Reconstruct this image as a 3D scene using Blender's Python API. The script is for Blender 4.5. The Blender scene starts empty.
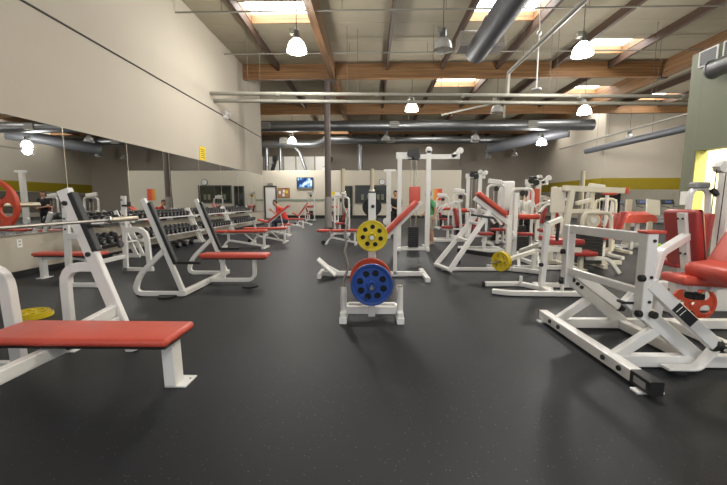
import bpy, bmesh, math, random
from mathutils import Vector, Matrix
random.seed(7)
PI = math.pi
S = bpy.context.scene
COL = S.collection
V = Vector

# ---------------------------------------------------------------- camera
cam_d = bpy.data.cameras.new('camera'); cam = bpy.data.objects.new('camera', cam_d); COL.objects.link(cam)
cam_d.sensor_fit = 'HORIZONTAL'; cam_d.sensor_width = 36.0; cam_d.lens = 36.0 * 360.0 / 727.0
cam_d.clip_start = 0.05; cam_d.clip_end = 200
cam.location = (0, 0, 1.4)
cam.rotation_euler = (math.radians(90 - 6.576), 0, math.radians(1.344))
S.camera = cam
# ---------------------------------------------------------------- world and exposure
W = bpy.data.worlds.new('world'); S.world = W; W.use_nodes = True
W.node_tree.nodes['Background'].inputs[0].default_value = (0.97, 0.985, 1.0, 1)
W.node_tree.nodes['Background'].inputs[1].default_value = 0.75
S.view_settings.view_transform = 'Standard'; S.view_settings.look = 'None'
S.view_settings.exposure = 0.45; S.view_settings.gamma = 1.0
S.view_settings.use_curve_mapping = False
LAMP_W = 360.0          # power of one lit high-bay lamp
SKY_E = 9.0             # glow of the translucent skylight sheets

# ---------------------------------------------------------------- materials
MATS = {}
def mat(name, col, rough=0.5, metal=0.0, noise=0.0, nscale=8.0, bump=0.0, bscale=60.0, emit=None, estr=0.0, coat=0.0, trans=0.0):
    m = bpy.data.materials.new(name); m.use_nodes = True
    nt = m.node_tree; b = nt.nodes['Principled BSDF']
    b.inputs['Base Color'].default_value = (*col, 1); b.inputs['Roughness'].default_value = rough
    b.inputs['Metallic'].default_value = metal
    if coat: b.inputs['Coat Weight'].default_value = coat
    if trans: b.inputs['Transmission Weight'].default_value = trans
    if emit: b.inputs['Emission Color'].default_value = (*emit, 1); b.inputs['Emission Strength'].default_value = estr
    tc = nt.nodes.new('ShaderNodeTexCoord')
    if noise:
        n = nt.nodes.new('ShaderNodeTexNoise'); n.inputs['Scale'].default_value = nscale; n.inputs['Detail'].default_value = 4
        nt.links.new(tc.outputs['Object'], n.inputs['Vector'])
        mx = nt.nodes.new('ShaderNodeMixRGB'); mx.blend_type = 'MIX'
        mx.inputs[1].default_value = (*[c * (1 - noise) for c in col], 1)
        mx.inputs[2].default_value = (*[min(1, c * (1 + noise)) for c in col], 1)
        nt.links.new(n.outputs[0], mx.inputs[0]); nt.links.new(mx.outputs[0], b.inputs['Base Color'])
    if bump:
        n2 = nt.nodes.new('ShaderNodeTexNoise'); n2.inputs['Scale'].default_value = bscale
        nt.links.new(tc.outputs['Object'], n2.inputs['Vector'])
        bp = nt.nodes.new('ShaderNodeBump'); bp.inputs['Strength'].default_value = bump; bp.inputs['Distance'].default_value = 0.01
        nt.links.new(n2.outputs[0], bp.inputs['Height']); nt.links.new(bp.outputs[0], b.inputs['Normal'])
    MATS[name] = m
    return m
mat('white', (0.80, 0.79, 0.77), 0.32, noise=0.04, nscale=5, coat=0.2)
mat('beige_paint', (0.68, 0.64, 0.55), 0.4, noise=0.05)
mat('red', (0.60, 0.085, 0.055), 0.38, noise=0.10, nscale=9, bump=0.08, bscale=120)
mat('dark_red', (0.36, 0.035, 0.033), 0.33, noise=0.10, bump=0.06, bscale=120)
mat('red_iron', (0.50, 0.06, 0.025), 0.45, noise=0.12)
mat('yellow_iron', (0.62, 0.47, 0.010), 0.40, noise=0.10)
mat('blue_iron', (0.012, 0.055, 0.26), 0.42, noise=0.12)
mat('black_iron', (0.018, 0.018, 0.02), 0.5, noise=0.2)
mat('black', (0.014, 0.014, 0.015), 0.45, noise=0.15)
mat('rubber', (0.012, 0.012, 0.013), 0.7)
mat('dumbbell_black', (0.022, 0.022, 0.024), 0.32, noise=0.2)
mat('chrome', (0.62, 0.62, 0.60), 0.22, metal=1.0)
mat('steel', (0.42, 0.40, 0.36), 0.38, metal=1.0, noise=0.15, nscale=20)
mat('sleeve_steel', (0.55, 0.49, 0.38), 0.42, metal=0.7, noise=0.1)
mat('grey_plate', (0.30, 0.30, 0.31), 0.5, noise=0.1)
mat('label_black', (0.015, 0.015, 0.016), 0.35, noise=0.3, nscale=60)
mat('wall', (0.50, 0.455, 0.375), 0.75, noise=0.03, nscale=1.5)
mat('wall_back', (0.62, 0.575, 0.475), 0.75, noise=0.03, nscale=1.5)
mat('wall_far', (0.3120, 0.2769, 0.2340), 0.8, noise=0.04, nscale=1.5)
mat('green_wall', (0.1800, 0.1935, 0.1350), 0.7, noise=0.03)
mat('lime', (0.50, 0.48, 0.14), 0.6)
mat('cream_yellow', (0.88, 0.80, 0.52), 0.7)
mat('mustard', (0.3060, 0.2295, 0.0034), 0.65, noise=0.04)
mat('deck', (0.35, 0.31, 0.225), 0.8, noise=0.06, nscale=2.0)
mat('conduit', (0.25, 0.24, 0.20), 0.5)
mat('duct', (0.2400, 0.2480, 0.2560), 0.38, metal=0.85, noise=0.15, nscale=3)
mat('duct_dark', (0.13, 0.135, 0.15), 0.5, metal=0.3, noise=0.1)
mat('pillar_brown', (0.0920, 0.0720, 0.0640), 0.5, noise=0.1)
mat('pillar_wrap', (0.30, 0.28, 0.26), 0.4, metal=0.4)
mat('mirror', (0.66, 0.67, 0.66), 0.015, metal=1.0)
mat('glass_dark', (0.02, 0.025, 0.02), 0.06, noise=0.5, nscale=1.2)
mat('frame_dark', (0.06, 0.055, 0.05), 0.5)
mat('chair_rail', (0.27, 0.34, 0.27), 0.6)
mat('baseboard', (0.012, 0.012, 0.012), 0.5)
mat('door_white', (0.85, 0.85, 0.82), 0.5)
mat('sign_yellow', (0.85, 0.62, 0.01), 0.5)
mat('paper', (0.85, 0.85, 0.83), 0.7)
mat('cork', (0.40, 0.20, 0.09), 0.8, noise=0.3, nscale=14)
mat('skylight', (0.9, 0.92, 0.95), 0.5, emit=(1.0, 0.985, 0.95), estr=SKY_E)
mat('lamp_lit', (0.95, 0.95, 0.93), 0.3, emit=(1.0, 0.97, 0.90), estr=14.0)
mat('lamp_glass', (0.70, 0.70, 0.68), 0.12, trans=0.6)
mat('skin', (0.52, 0.29, 0.19), 0.55)
mat('hair', (0.025, 0.017, 0.012), 0.6)
mat('shirt_red', (0.58, 0.03, 0.02), 0.8)
mat('shirt_green', (0.10, 0.36, 0.16), 0.8)
mat('shirt_white', (0.78, 0.78, 0.80), 0.8)
mat('cloth_black', (0.015, 0.015, 0.017), 0.85)
mat('denim', (0.03, 0.04, 0.075), 0.85)
mat('khaki', (0.42, 0.37, 0.30), 0.85)
mat('shoe_grey', (0.35, 0.34, 0.33), 0.7)
mat('blue_plastic', (0.05, 0.09, 0.22), 0.5)
mat('wood_brown', (0.22, 0.10, 0.05), 0.6, noise=0.2)
mat('lime_plastic', (0.35, 0.62, 0.03), 0.5)

def wood(name, a, b, axis):
    m = bpy.data.materials.new(name); m.use_nodes = True; nt = m.node_tree; bs = nt.nodes['Principled BSDF']
    bs.inputs['Roughness'].default_value = 0.6
    tc = nt.nodes.new('ShaderNodeTexCoord'); mp = nt.nodes.new('ShaderNodeMapping')
    mp.inputs['Scale'].default_value = (0.25, 6, 9) if axis == 'X' else (6, 0.25, 9)
    n = nt.nodes.new('ShaderNodeTexNoise'); n.inputs['Scale'].default_value = 1.5; n.inputs['Detail'].default_value = 5
    r = nt.nodes.new('ShaderNodeValToRGB'); r.color_ramp.elements[0].color = (*a, 1); r.color_ramp.elements[1].color = (*b, 1)
    r.color_ramp.elements[0].position = 0.35; r.color_ramp.elements[1].position = 0.68
    nt.links.new(tc.outputs['Object'], mp.inputs[0]); nt.links.new(mp.outputs[0], n.inputs['Vector'])
    nt.links.new(n.outputs[0], r.inputs[0]); nt.links.new(r.outputs[0], bs.inputs['Base Color'])
    MATS[name] = m
wood('glulam', (0.165, 0.078, 0.028), (0.31, 0.17, 0.068), 'X')
wood('glulam_y', (0.115, 0.055, 0.022), (0.22, 0.118, 0.05), 'Y')
wood('purlin_wood', (0.050, 0.028, 0.019), (0.085, 0.048, 0.030), 'Y')

def floor_mat():
    m = bpy.data.materials.new('floor_rubber'); m.use_nodes = True; nt = m.node_tree; b = nt.nodes['Principled BSDF']
    tc = nt.nodes.new('ShaderNodeTexCoord')
    big = nt.nodes.new('ShaderNodeTexNoise'); big.inputs['Scale'].default_value = 0.9; big.inputs['Detail'].default_value = 5
    vo = nt.nodes.new('ShaderNodeTexVoronoi'); vo.inputs['Scale'].default_value = 38.0
    ra = nt.nodes.new('ShaderNodeValToRGB')
    ra.color_ramp.elements[0].position = 0.10; ra.color_ramp.elements[0].color = (1, 1, 1, 1)
    ra.color_ramp.elements[1].position = 0.16; ra.color_ramp.elements[1].color = (0, 0, 0, 1)
    sel = nt.nodes.new('ShaderNodeSeparateColor')
    gt = nt.nodes.new('ShaderNodeMath'); gt.operation = 'GREATER_THAN'; gt.inputs[1].default_value = 0.62
    mul = nt.nodes.new('ShaderNodeMath'); mul.operation = 'MULTIPLY'
    base = nt.nodes.new('ShaderNodeMixRGB'); base.inputs[1].default_value = (0.0108, 0.0122, 0.0152, 1); base.inputs[2].default_value = (0.0178, 0.0198, 0.0242, 1)
    mx = nt.nodes.new('ShaderNodeMixRGB'); mx.inputs[2].default_value = (0.085, 0.087, 0.095, 1)
    for n in (big, vo): nt.links.new(tc.outputs['Object'], n.inputs['Vector'])
    nt.links.new(big.outputs[0], base.inputs[0]); nt.links.new(vo.outputs['Distance'], ra.inputs[0])
    nt.links.new(vo.outputs['Color'], sel.inputs[0]); nt.links.new(sel.outputs[0], gt.inputs[0])
    nt.links.new(ra.outputs[0], mul.inputs[0]); nt.links.new(gt.outputs[0], mul.inputs[1])
    nt.links.new(mul.outputs[0], mx.inputs[0]); nt.links.new(base.outputs[0], mx.inputs[1]); nt.links.new(mx.outputs[0], b.inputs['Base Color'])
    b.inputs['Roughness'].default_value = 0.52; b.inputs['Specular IOR Level'].default_value = 0.25
    fn = nt.nodes.new('ShaderNodeTexNoise'); fn.inputs['Scale'].default_value = 140
    bp = nt.nodes.new('ShaderNodeBump'); bp.inputs['Strength'].default_value = 0.35; bp.inputs['Distance'].default_value = 0.004
    nt.links.new(tc.outputs['Object'], fn.inputs['Vector']); nt.links.new(fn.outputs[0], bp.inputs['Height']); nt.links.new(bp.outputs[0], b.inputs['Normal'])
    MATS['floor_rubber'] = m
floor_mat()

def ramp_mat(name, stops, axis=0, lo=0.0, size=1.0, emit=0.0):
    m = bpy.data.materials.new(name); m.use_nodes = True; nt = m.node_tree; b = nt.nodes['Principled BSDF']
    tc = nt.nodes.new('ShaderNodeTexCoord'); sp = nt.nodes.new('ShaderNodeSeparateXYZ')
    nt.links.new(tc.outputs['Generated'], sp.inputs[0])
    r = nt.nodes.new('ShaderNodeValToRGB'); cr = r.color_ramp
    while len(cr.elements) < len(stops): cr.elements.new(0.5)
    for e, (p, c) in zip(cr.elements, stops): e.position = p; e.color = (*c, 1)
    nt.links.new(sp.outputs[axis], r.inputs[0]); nt.links.new(r.outputs[0], b.inputs['Base Color'])
    if emit:
        nt.links.new(r.outputs[0], b.inputs['Emission Color']); b.inputs['Emission Strength'].default_value = emit
    MATS[name] = m
ramp_mat('poster_print', [(0.0, (0.85, 0.45, 0.05)), (0.4, (0.85, 0.25, 0.05)), (0.55, (0.80, 0.08, 0.03)), (1.0, (0.70, 0.10, 0.06))], 0)
def tv_mat():
    m = bpy.data.materials.new('tv_picture'); m.use_nodes = True; nt = m.node_tree; b = nt.nodes['Principled BSDF']
    tc = nt.nodes.new('ShaderNodeTexCoord'); n = nt.nodes.new('ShaderNodeTexNoise'); n.inputs['Scale'].default_value = 2.6; n.inputs['Detail'].default_value = 1
    r = nt.nodes.new('ShaderNodeValToRGB'); cr = r.color_ramp
    cr.elements[0].position = 0.42; cr.elements[0].color = (0.004, 0.03, 0.16, 1)
    cr.elements[1].position = 0.62; cr.elements[1].color = (0.75, 0.9, 1, 1)
    e = cr.elements.new(0.5); e.color = (0.03, 0.28, 0.75, 1)
    nt.links.new(tc.outputs['Object'], n.inputs['Vector']); nt.links.new(n.outputs[0], r.inputs[0])
    b.inputs['Base Color'].default_value = (0, 0, 0, 1)
    nt.links.new(r.outputs[0], b.inputs['Emission Color']); b.inputs['Emission Strength'].default_value = 0.9
    MATS['tv_picture'] = m
tv_mat()

# ---------------------------------------------------------------- mesh helpers
OFF = {}
def finish(bm, name, m, parent=None, smooth=True):
    bmesh.ops.recalc_face_normals(bm, faces=bm.faces); bm.normal_update()
    if smooth:
        for f in bm.faces: f.smooth = True
        for e in bm.edges:
            if len(e.link_faces) == 2:
                try:
                    if e.calc_face_angle() > 0.6: e.smooth = False
                except ValueError: pass
    off = OFF.get(parent.name, V((0, 0, 0))) if parent else V((0, 0, 0))
    if off.length: bmesh.ops.translate(bm, verts=bm.verts, vec=-off)
    me = bpy.data.meshes.new(name); bm.to_mesh(me); bm.free()
    me.materials.append(MATS[m])
    o = bpy.data.objects.new(name, me); COL.objects.link(o)
    if parent: o.parent = parent
    OFF[o.name] = off.copy()
    return o

def thing(name, label, cat, loc=(0, 0, 0), group=None):
    o = bpy.data.objects.new(name, None); COL.objects.link(o); o.location = loc
    o.empty_display_size = 0.1
    o['label'] = label; o['category'] = cat
    if group: o['group'] = group
    OFF[o.name] = V(loc)
    return o
def tag(o, label, cat, group=None):
    o['label'] = label; o['category'] = cat
    if group: o['group'] = group
    return o
def struct(o): o['kind'] = 'structure'; return o
def dup(o, parent=None, loc=None, rotz=None, label=None, group=None):
    c = o.copy(); COL.objects.link(c); c.parent = parent
    OFF[c.name] = OFF.get(o.name, V((0, 0, 0))).copy()
    if loc is not None: c.location = loc
    if rotz is not None: c.rotation_euler = (0, 0, rotz)
    if label: c['label'] = label
    if group: c['group'] = group
    for ch in list(o.children): dup(ch, c)
    return c

def g_box(bm, c, s, rot=None, bev=0.0, seg=2):
    r = bmesh.ops.create_cube(bm, size=1.0)
    M = Matrix.Translation(V(c)) @ (rot.to_4x4() if rot else Matrix()) @ Matrix.Diagonal((s[0], s[1], s[2], 1))
    bmesh.ops.transform(bm, matrix=M, verts=r['verts'])
    if bev:
        es = list({e for v in r['verts'] for e in v.link_edges})
        bmesh.ops.bevel(bm, geom=es, offset=min(bev, min(s) * 0.48), segments=seg, affect='EDGES', profile=0.5)
def fillet(pts, r, n=5):
    pts = [V(p) for p in pts]; out = [pts[0]]
    for i in range(1, len(pts) - 1):
        p, a, b = pts[i], pts[i - 1], pts[i + 1]
        d1 = (a - p); d2 = (b - p); k = min(r, d1.length * 0.49, d2.length * 0.49)
        s = p + d1.normalized() * k; e = p + d2.normalized() * k
        for j in range(n + 1):
            t = j / n; out.append(s * (1 - t) ** 2 + p * 2 * t * (1 - t) + e * t * t)
    out.append(pts[-1]); return out
def g_sweep(bm, path, prof, normal=None, scales=None):
    path = [V(p) for p in path]; n = len(path)
    tang = []
    for i in range(n):
        a = (path[i] - path[i - 1]).normalized() if i else (path[1] - path[0]).normalized()
        b = (path[i + 1] - path[i]).normalized() if i < n - 1 else a
        t = (a + b); t = t.normalized() if t.length > 1e-6 else a
        tang.append((t, 1.0 / max(0.35, t.dot(a))))
    if normal is None:
        t0 = tang[0][0]
        normal = V((0, 0, 1)) if abs(t0.z) < 0.9 else V((0, 1, 0))
    normal = V(normal).normalized()
    rings = []
    for i in range(n):
        t, k = tang[i]
        side = t.cross(normal)
        if side.length < 1e-5: side = t.orthogonal()
        side.normalize(); nn = side.cross(t).normalized()
        sc = scales[i] if scales else 1.0
        rings.append([bm.verts.new(path[i] + side * (u * sc * k) + nn * (v * sc)) for u, v in prof])
    m = len(prof)
    for i in range(n - 1):
        for j in range(m):
            bm.faces.new((rings[i][j], rings[i][(j + 1) % m], rings[i + 1][(j + 1) % m], rings[i + 1][j]))
    bm.faces.new(rings[0][::-1]); bm.faces.new(rings[-1])
def rect(w, h, c=0.006):
    a, b = w / 2, h / 2; c = min(c, a * 0.5, b * 0.5)
    return [(a, -b + c), (a, b - c), (a - c, b), (-a + c, b), (-a, b - c), (-a, -b + c), (-a + c, -b), (a - c, -b)]
def circ(r, n=10): return [(r * math.cos(2 * PI * i / n), r * math.sin(2 * PI * i / n)) for i in range(n)]
def g_rod(bm, a, b, r, n=10): g_sweep(bm, [a, b], circ(r, n))
def g_lathe(bm, prof, n, M):
    """prof: (radius, height) pairs, closed loop if first radius > 0 at both ends"""
    rings = []
    for r, h in prof:
        if r < 1e-6: rings.append([bm.verts.new(M @ V((0, 0, h)))])
        else: rings.append([bm.verts.new(M @ V((r * math.cos(2 * PI * i / n), r * math.sin(2 * PI * i / n), h))) for i in range(n)])
    def br(A, B):
        for i in range(n):
            j = (i + 1) % n
            if len(A) == 1 and len(B) == 1: return
            if len(A) == 1: bm.faces.new((A[0], B[i], B[j]))
            elif len(B) == 1: bm.faces.new((A[i], B[0], A[j]))
            else: bm.faces.new((A[i], B[i], B[j], A[j]))
    for a, b in zip(rings, rings[1:]): br(a, b)
    if len(rings[0]) > 1 and len(rings[-1]) > 1: br(rings[-1], rings[0])
def axis_m(loc, d):
    d = V(d).normalized(); q = V((0, 0, 1)).rotation_difference(d)
    return Matrix.Translation(V(loc)) @ q.to_matrix().to_4x4()
def rotxz(deg): return Matrix.Rotation(math.radians(deg), 3, 'Y')

def box(T, name, m, lo, hi, bev=0.004, seg=1):
    bm = bmesh.new(); lo, hi = V(lo), V(hi)
    g_box(bm, (lo + hi) / 2, hi - lo, None, bev, seg); return finish(bm, name, m, T)
def obox(T, name, m, c, s, rot, bev=0.004, seg=1):
    bm = bmesh.new(); g_box(bm, c, s, rot, bev, seg); return finish(bm, name, m, T)
def pad(T, name, m, c, s, rot=None, bev=0.025):
    bm = bmesh.new(); g_box(bm, c, s, rot, bev, 3); return finish(bm, name, m, T)
def bar(T, name, m, pts, w=0.06, h=0.06, bend=0.0, normal=None):
    bm = bmesh.new(); p = fillet(pts, bend) if bend and len(pts) > 2 else pts
    g_sweep(bm, p, rect(w, h), normal); return finish(bm, name, m, T)
def tube(T, name, m, pts, r=0.02, bend=0.0, normal=None, n=10):
    bm = bmesh.new(); p = fillet(pts, bend) if bend and len(pts) > 2 else pts
    g_sweep(bm, p, circ(r, n), normal); return finish(bm, name, m, T)
def disc(T, name, m, loc, d, r, h, n=20, bev=0.004):
    bm = bmesh.new(); b = min(bev, h * 0.3, r * 0.3)
    g_lathe(bm, [(0, -h / 2), (r - b, -h / 2), (r, -h / 2 + b), (r, h / 2 - b), (r - b, h / 2), (0, h / 2)], n, axis_m(loc, d)); return finish(bm, name, m, T)
def bolt(T, m, loc, d, r=0.014, h=0.014): return disc(T, 'bolt', m, V(loc), d, r, h, 10, 0.003)
def frame_plane(T, name, m, lo, hi): return box(T, name, m, lo, hi, 0)

def plate_mesh(bm, R, th, holes, hr, hc, M, bore=0.026):
    """cast plate: web with round holes, thick rim and hub"""
    b2 = bmesh.new()
    def ring(cx, cy, r, n):
        vs = [b2.verts.new((cx + r * math.cos(2 * PI * i / n), cy + r * math.sin(2 * PI * i / n), 0)) for i in range(n)]
        return [b2.edges.new((vs[i], vs[(i + 1) % n])) for i in range(n)]
    es = ring(0, 0, R * 0.97, 36) + ring(0, 0, bore, 12)
    for i in range(holes):
        a = 2 * PI * i / holes + 0.3; es += ring(hc * math.cos(a), hc * math.sin(a), hr, 12)
    r = bmesh.ops.triangle_fill(b2, use_beauty=True, use_dissolve=False, edges=es)
    fs = [f for f in r['geom'] if isinstance(f, bmesh.types.BMFace)]
    ex = bmesh.ops.extrude_face_region(b2, geom=fs)
    bmesh.ops.translate(b2, verts=[g for g in ex['geom'] if isinstance(g, bmesh.types.BMVert)], vec=(0, 0, th * 0.55))
    bmesh.ops.translate(b2, verts=b2.verts, vec=(0, 0, -th * 0.275))
    n = 36
    g_lathe(b2, [(R * 0.86, -th * .42), (R * 0.90, -th / 2), (R * .985, -th / 2), (R, -th * .4), (R, th * .4), (R * .985, th / 2), (R * 0.90, th / 2), (R * 0.86, th * .42)], n, Matrix())
    g_lathe(b2, [(bore, -th / 2), (R * 0.22, -th / 2), (R * 0.26, -th * .3), (R * .26, th * .3), (R * 0.22, th / 2), (bore, th / 2)], 20, Matrix())
    bmesh.ops.transform(b2, matrix=M, verts=b2.verts)
    me = bpy.data.meshes.new('tmp'); b2.to_mesh(me); b2.free(); bm.from_mesh(me); bpy.data.meshes.remove(me)
def plate(m, loc, d, R, th, label, group=None, holes=7, hr=None, hc=None):
    T = None; bm = bmesh.new()
    plate_mesh(bm, R, th, holes, hr or R * 0.155, hc or R * 0.58, Matrix())
    o = finish(bm, 'weight_plate', m); o.matrix_world = axis_m(loc, d)
    return tag(o, label, 'weight plate', group)

def barbell(loc, L, label, sl=0.42, group=None, dirv=(0, 1, 0), loc_is_tip=True):
    """loc = far tip, bar runs back along -dirv"""
    d = V(dirv).normalized(); tip = V(loc)
    T = thing('barbell', label, 'barbell', tip - d * L / 2, group)
    tube(T, 'shaft', 'steel', [tip - d * (L - sl), tip - d * sl], 0.014)
    for a in (0, L - sl + 0.0):
        tube(T, 'sleeve', 'sleeve_steel', [tip - d * a, tip - d * (a + sl - 0.02)], 0.025, n=14)
    for a in (sl - 0.02, L - sl - 0.012):
        disc(T, 'collar', 'chrome', tip - d * (a + 0.016), d, 0.04, 0.03)
    return T

# ================================================================ SETTING
XL, YE, RZ = -6.55, 21.7, 8.25
o = struct(box(None, 'floor', 'floor_rubber', (-14, -5, -0.2), (30, 39, 0), 0))
# left wall with door-less far end
struct(box(None, 'wall_left', 'wall', (XL - 0.25, -5, 0), (XL, YE, RZ), 0.01))
bb = struct(box(None, 'baseboard_left', 'baseboard', (XL, -5, 0), (XL + 0.014, YE, 0.11), 0.002))
tube(None, 'trim_1', 'frame_dark', [(XL + 0.012, -5, 5.12), (XL + 0.012, YE - 0.1, 5.12)], 0.022, n=8)['kind'] = 'structure'
# mirror panes
MT = thing('wall_mirror', 'long wall mirror of tall panes on left wall above the dumbbell racks', 'mirror', (XL, 8, 0.78))
ys = [-4.3 + 1.995 * i for i in range(14)]
for a, b in zip(ys, ys[1:]):
    box(MT, 'mirror_pane', 'mirror', (XL + 0.002, a + 0.003, 0.79), (XL + 0.010, min(b, YE - 0.05) - 0.003, 2.94), 0.0)
box(MT, 'bottom_channel', 'steel', (XL + 0.001, -4.3, 0.765), (XL + 0.02, YE - 0.05, 0.792), 0.003)
for a in ys[1:-1]: box(MT, 'seam_strip', 'sleeve_steel', (XL + 0.008, a - 0.006, 0.79), (XL + 0.0125, a + 0.006, 2.94), 0)
# back wall with openings left as recessed elements
YB = 30.0
WB = struct(box(None, 'wall_back', 'wall_back', (-12, YB, 0), (7.3, YB + 0.25, 3.9), 0.01))
box(None, 'baseboard_back', 'baseboard', (-7.9, YB - 0.02, 0), (7.3, YB - 0.001, 0.22), 0.002)['kind'] = 'structure'
box(None, 'trim_2', 'chair_rail', (-7.8, YB - 0.04, 1.42), (-3.4, YB - 0.001, 1.56), 0.004)['kind'] = 'structure'
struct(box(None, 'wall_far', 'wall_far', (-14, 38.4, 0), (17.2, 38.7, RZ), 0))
struct(box(None, 'wall_left_return', 'wall', (-12.2, YE - 1, 0), (-12, 38.4, RZ), 0))
struct(box(None, 'wall_end', 'wall', (-12, YE - 0.25, 0), (XL - 0.25, YE, RZ), 0))
# right side walls with mustard band and mirror strip below it
struct(box(None, 'wall_right', 'wall', (17, 27.4, 0), (17.25, 38.4, RZ), 0))
struct(box(None, 'wall_right_return', 'wall', (17.25, 27.4, 0), (26, 27.65, RZ), 0))
box(None, 'trim_3', 'mustard', (16.985, 27.385, 2.25), (16.999, 38.4, 3.09), 0)['kind'] = 'structure'
box(None, 'trim_4', 'mustard', (16.985, 27.385, 2.25), (26, 27.399, 3.09), 0)['kind'] = 'structure'
MR = thing('wall_mirror', 'low mirror panes on right wall under the mustard yellow band', 'mirror', (17, 27.4, 0.3))
for i in range(5): box(MR, 'mirror_pane', 'mirror', (17.3 + 1.65 * i, 27.375, 0.4), (18.94 + 1.65 * i, 27.384, 2.2), 0)
for i in range(6): box(MR, 'mirror_pane', 'mirror', (16.975, 27.5 + 1.75 * i, 0.4), (16.984, 29.24 + 1.75 * i, 2.2), 0)
struct(box(None, 'wall_right_end', 'wall', (26, 9.7, 0), (26.2, 27.65, RZ), 0))
struct(box(None, 'wall_right_front', 'wall', (12.5, 9.7, 0), (26, 9.9, RZ), 0))
# green wall with opening into a lit yellow room
GX, GY, GT = 8.2, 9.9, 5.1
GW = struct(box(None, 'wall_green', 'green_wall', (GX, 9.55, 0), (GX + 0.3, GY, GT), 0.004))
struct(box(None, 'wall_green_header', 'green_wall', (GX, -4, 2.66), (GX + 0.3, 9.55, GT), 0))
struct(box(None, 'wall_green_sill', 'green_wall', (GX, -4, 0), (GX + 0.3, 9.55, 0.85), 0))
box(None, 'trim_5', 'lime', (GX + 0.02, 9.53, 0.85), (GX + 0.3, 9.549, 2.66), 0)['kind'] = 'structure'
struct(box(None, 'wall_yellow', 'cream_yellow', (GX + 0.3, 9.7, 0), (12.5, 9.9, 4.2), 0))
struct(box(None, 'wall_yellow_side', 'cream_yellow', (12.3, -4, 0), (12.5, 9.7, 4.2), 0))
struct(box(None, 'ceiling_yellow_room', 'cream_yellow', (GX + 0.3, -4, 4.2), (12.5, 9.9, 4.3), 0))
ld = bpy.data.lights.new('yellow_room_light', 'AREA'); ld.energy = 950; ld.size = 3.0; ld.size_y = 8.0; ld.shape = 'RECTANGLE'; ld.color = (1, 0.93, 0.74)
lo_ = bpy.data.objects.new('yellow_room_light', ld); COL.objects.link(lo_); lo_.location = (10.4, 4.5, 4.15)

# ---------------------------------------------------------------- roof: deck panels, purlins, girders, beams, skylights
PX = lambda k: -2.0 + 2.73 * k
RY = lambda n: 0.4 + 1.6 * n
SKY = {(-1, 8), (2, 8), (4, 10), (2, 13), (2, 17), (-1, 17), (6, 17), (7, 19), (6, 20), (7, 15), (5, 14), (-1, 20), (2, 21), (-2, 21),
       (8, 12)}
CE = struct(box(None, 'ceiling', 'deck', (-12.2, -5, RZ + 0.42), (26.5, 39, RZ + 0.5), 0))
def deck_panel(x0, x1, y0, y1):
    bm = bmesh.new()
    c = 0.012
    z0, z1 = RZ, RZ + 0.06
    A = [bm.verts.new((x, y, z1)) for x, y in ((x0, y0), (x1, y0), (x1, y1), (x0, y1))]
    B = [bm.verts.new((x, y, z0 + c)) for x, y in ((x0, y0), (x1, y0), (x1, y1), (x0, y1))]
    D = [bm.verts.new((x, y, z0)) for x, y in ((x0 + c, y0 + c), (x1 - c, y0 + c), (x1 - c, y1 - c), (x0 + c, y1 - c))]
    bm.faces.new(A); bm.faces.new(D[::-1])
    for P, Q in ((A, B), (B, D)):
        for i in range(4): bm.faces.new((P[i], P[(i + 1) % 4], Q[(i + 1) % 4], Q[i]))
    return finish(bm, 'ceiling_panel', 'deck', CE, False)
panel0 = None
for k in range(-4, 11):
    if k > -3:
        o = deck_panel(PX(k), PX(k + 1), -5, RY(6))
    for n in range(6, 24):
        if (k, n) in SKY: continue
        x0, x1, y0, y1 = PX(k), PX(k + 1), RY(n), RY(n + 1)
        if k < -2 and n < 12: continue
        if panel0 is None:
            panel0 = deck_panel(x0, x1, y0, y1); P0 = (x0, y0); continue
        c = panel0.copy(); COL.objects.link(c); c.parent = CE; c.location = (x0 - P0[0], y0 - P0[1], 0)
# skylights: curb boards and glowing translucent sheet in the holes
for (k, n) in sorted(SKY):
    x0, x1, y0, y1 = PX(k), PX(k + 1), RY(n), RY(n + 1)
    slb = {(-1, 8): 'bright skylight beside the left wall above the first lit lamp', (2, 8): 'bright skylight above the large dark round duct', (4, 10): 'bright skylight above cross beam next to a lit lamp',
           (2, 13): 'narrow looking skylight just behind the wide cross beam', (2, 17): 'skylight behind the second cross beam above thick duct', (-1, 17): 'skylight behind the second cross beam beside brown pillar'}.get((k, n), 'rectangular translucent skylight deep in the roof behind the cross beams')
    T = thing('skylight', slb, 'skylight', ((x0 + x1) / 2, (y0 + y1) / 2, RZ), 'roof skylights')
    box(T, 'curb_board', 'glulam', (x0, y0, RZ - 0.0), (x1, y0 + 0.05, RZ + 0.40), 0)
    box(T, 'curb_board', 'glulam', (x0, y1 - 0.05, RZ - 0.0), (x1, y1, RZ + 0.40), 0)
    box(T, 'curb_board', 'glulam_y', (x0, y0, RZ), (x0 + 0.07, y1, RZ + 0.40), 0)
    box(T, 'curb_board', 'glulam_y', (x1 - 0.07, y0, RZ - 0.0), (x1, y1, RZ + 0.40), 0)
    box(T, 'light_sheet', 'skylight', (x0 + 0.07, y0 + 0.05, RZ + 0.34), (x1 - 0.07, y1 - 0.05, RZ + 0.36), 0)
for k in range(-2, 10):
    if k in (0, 6): continue
    o = box(None, 'purlin', 'purlin_wood', (PX(k) - 0.06, -3, RZ - 0.34), (PX(k) + 0.06, 38.3 if k < 7 else 27.3, RZ - 0.022), 0)
    if k == -2: bpy.data.objects.remove(o); continue
    tag(o, 'narrow brown timber purlin running lengthwise under roof deck', 'roof beam', 'lengthwise roof purlins')
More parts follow.
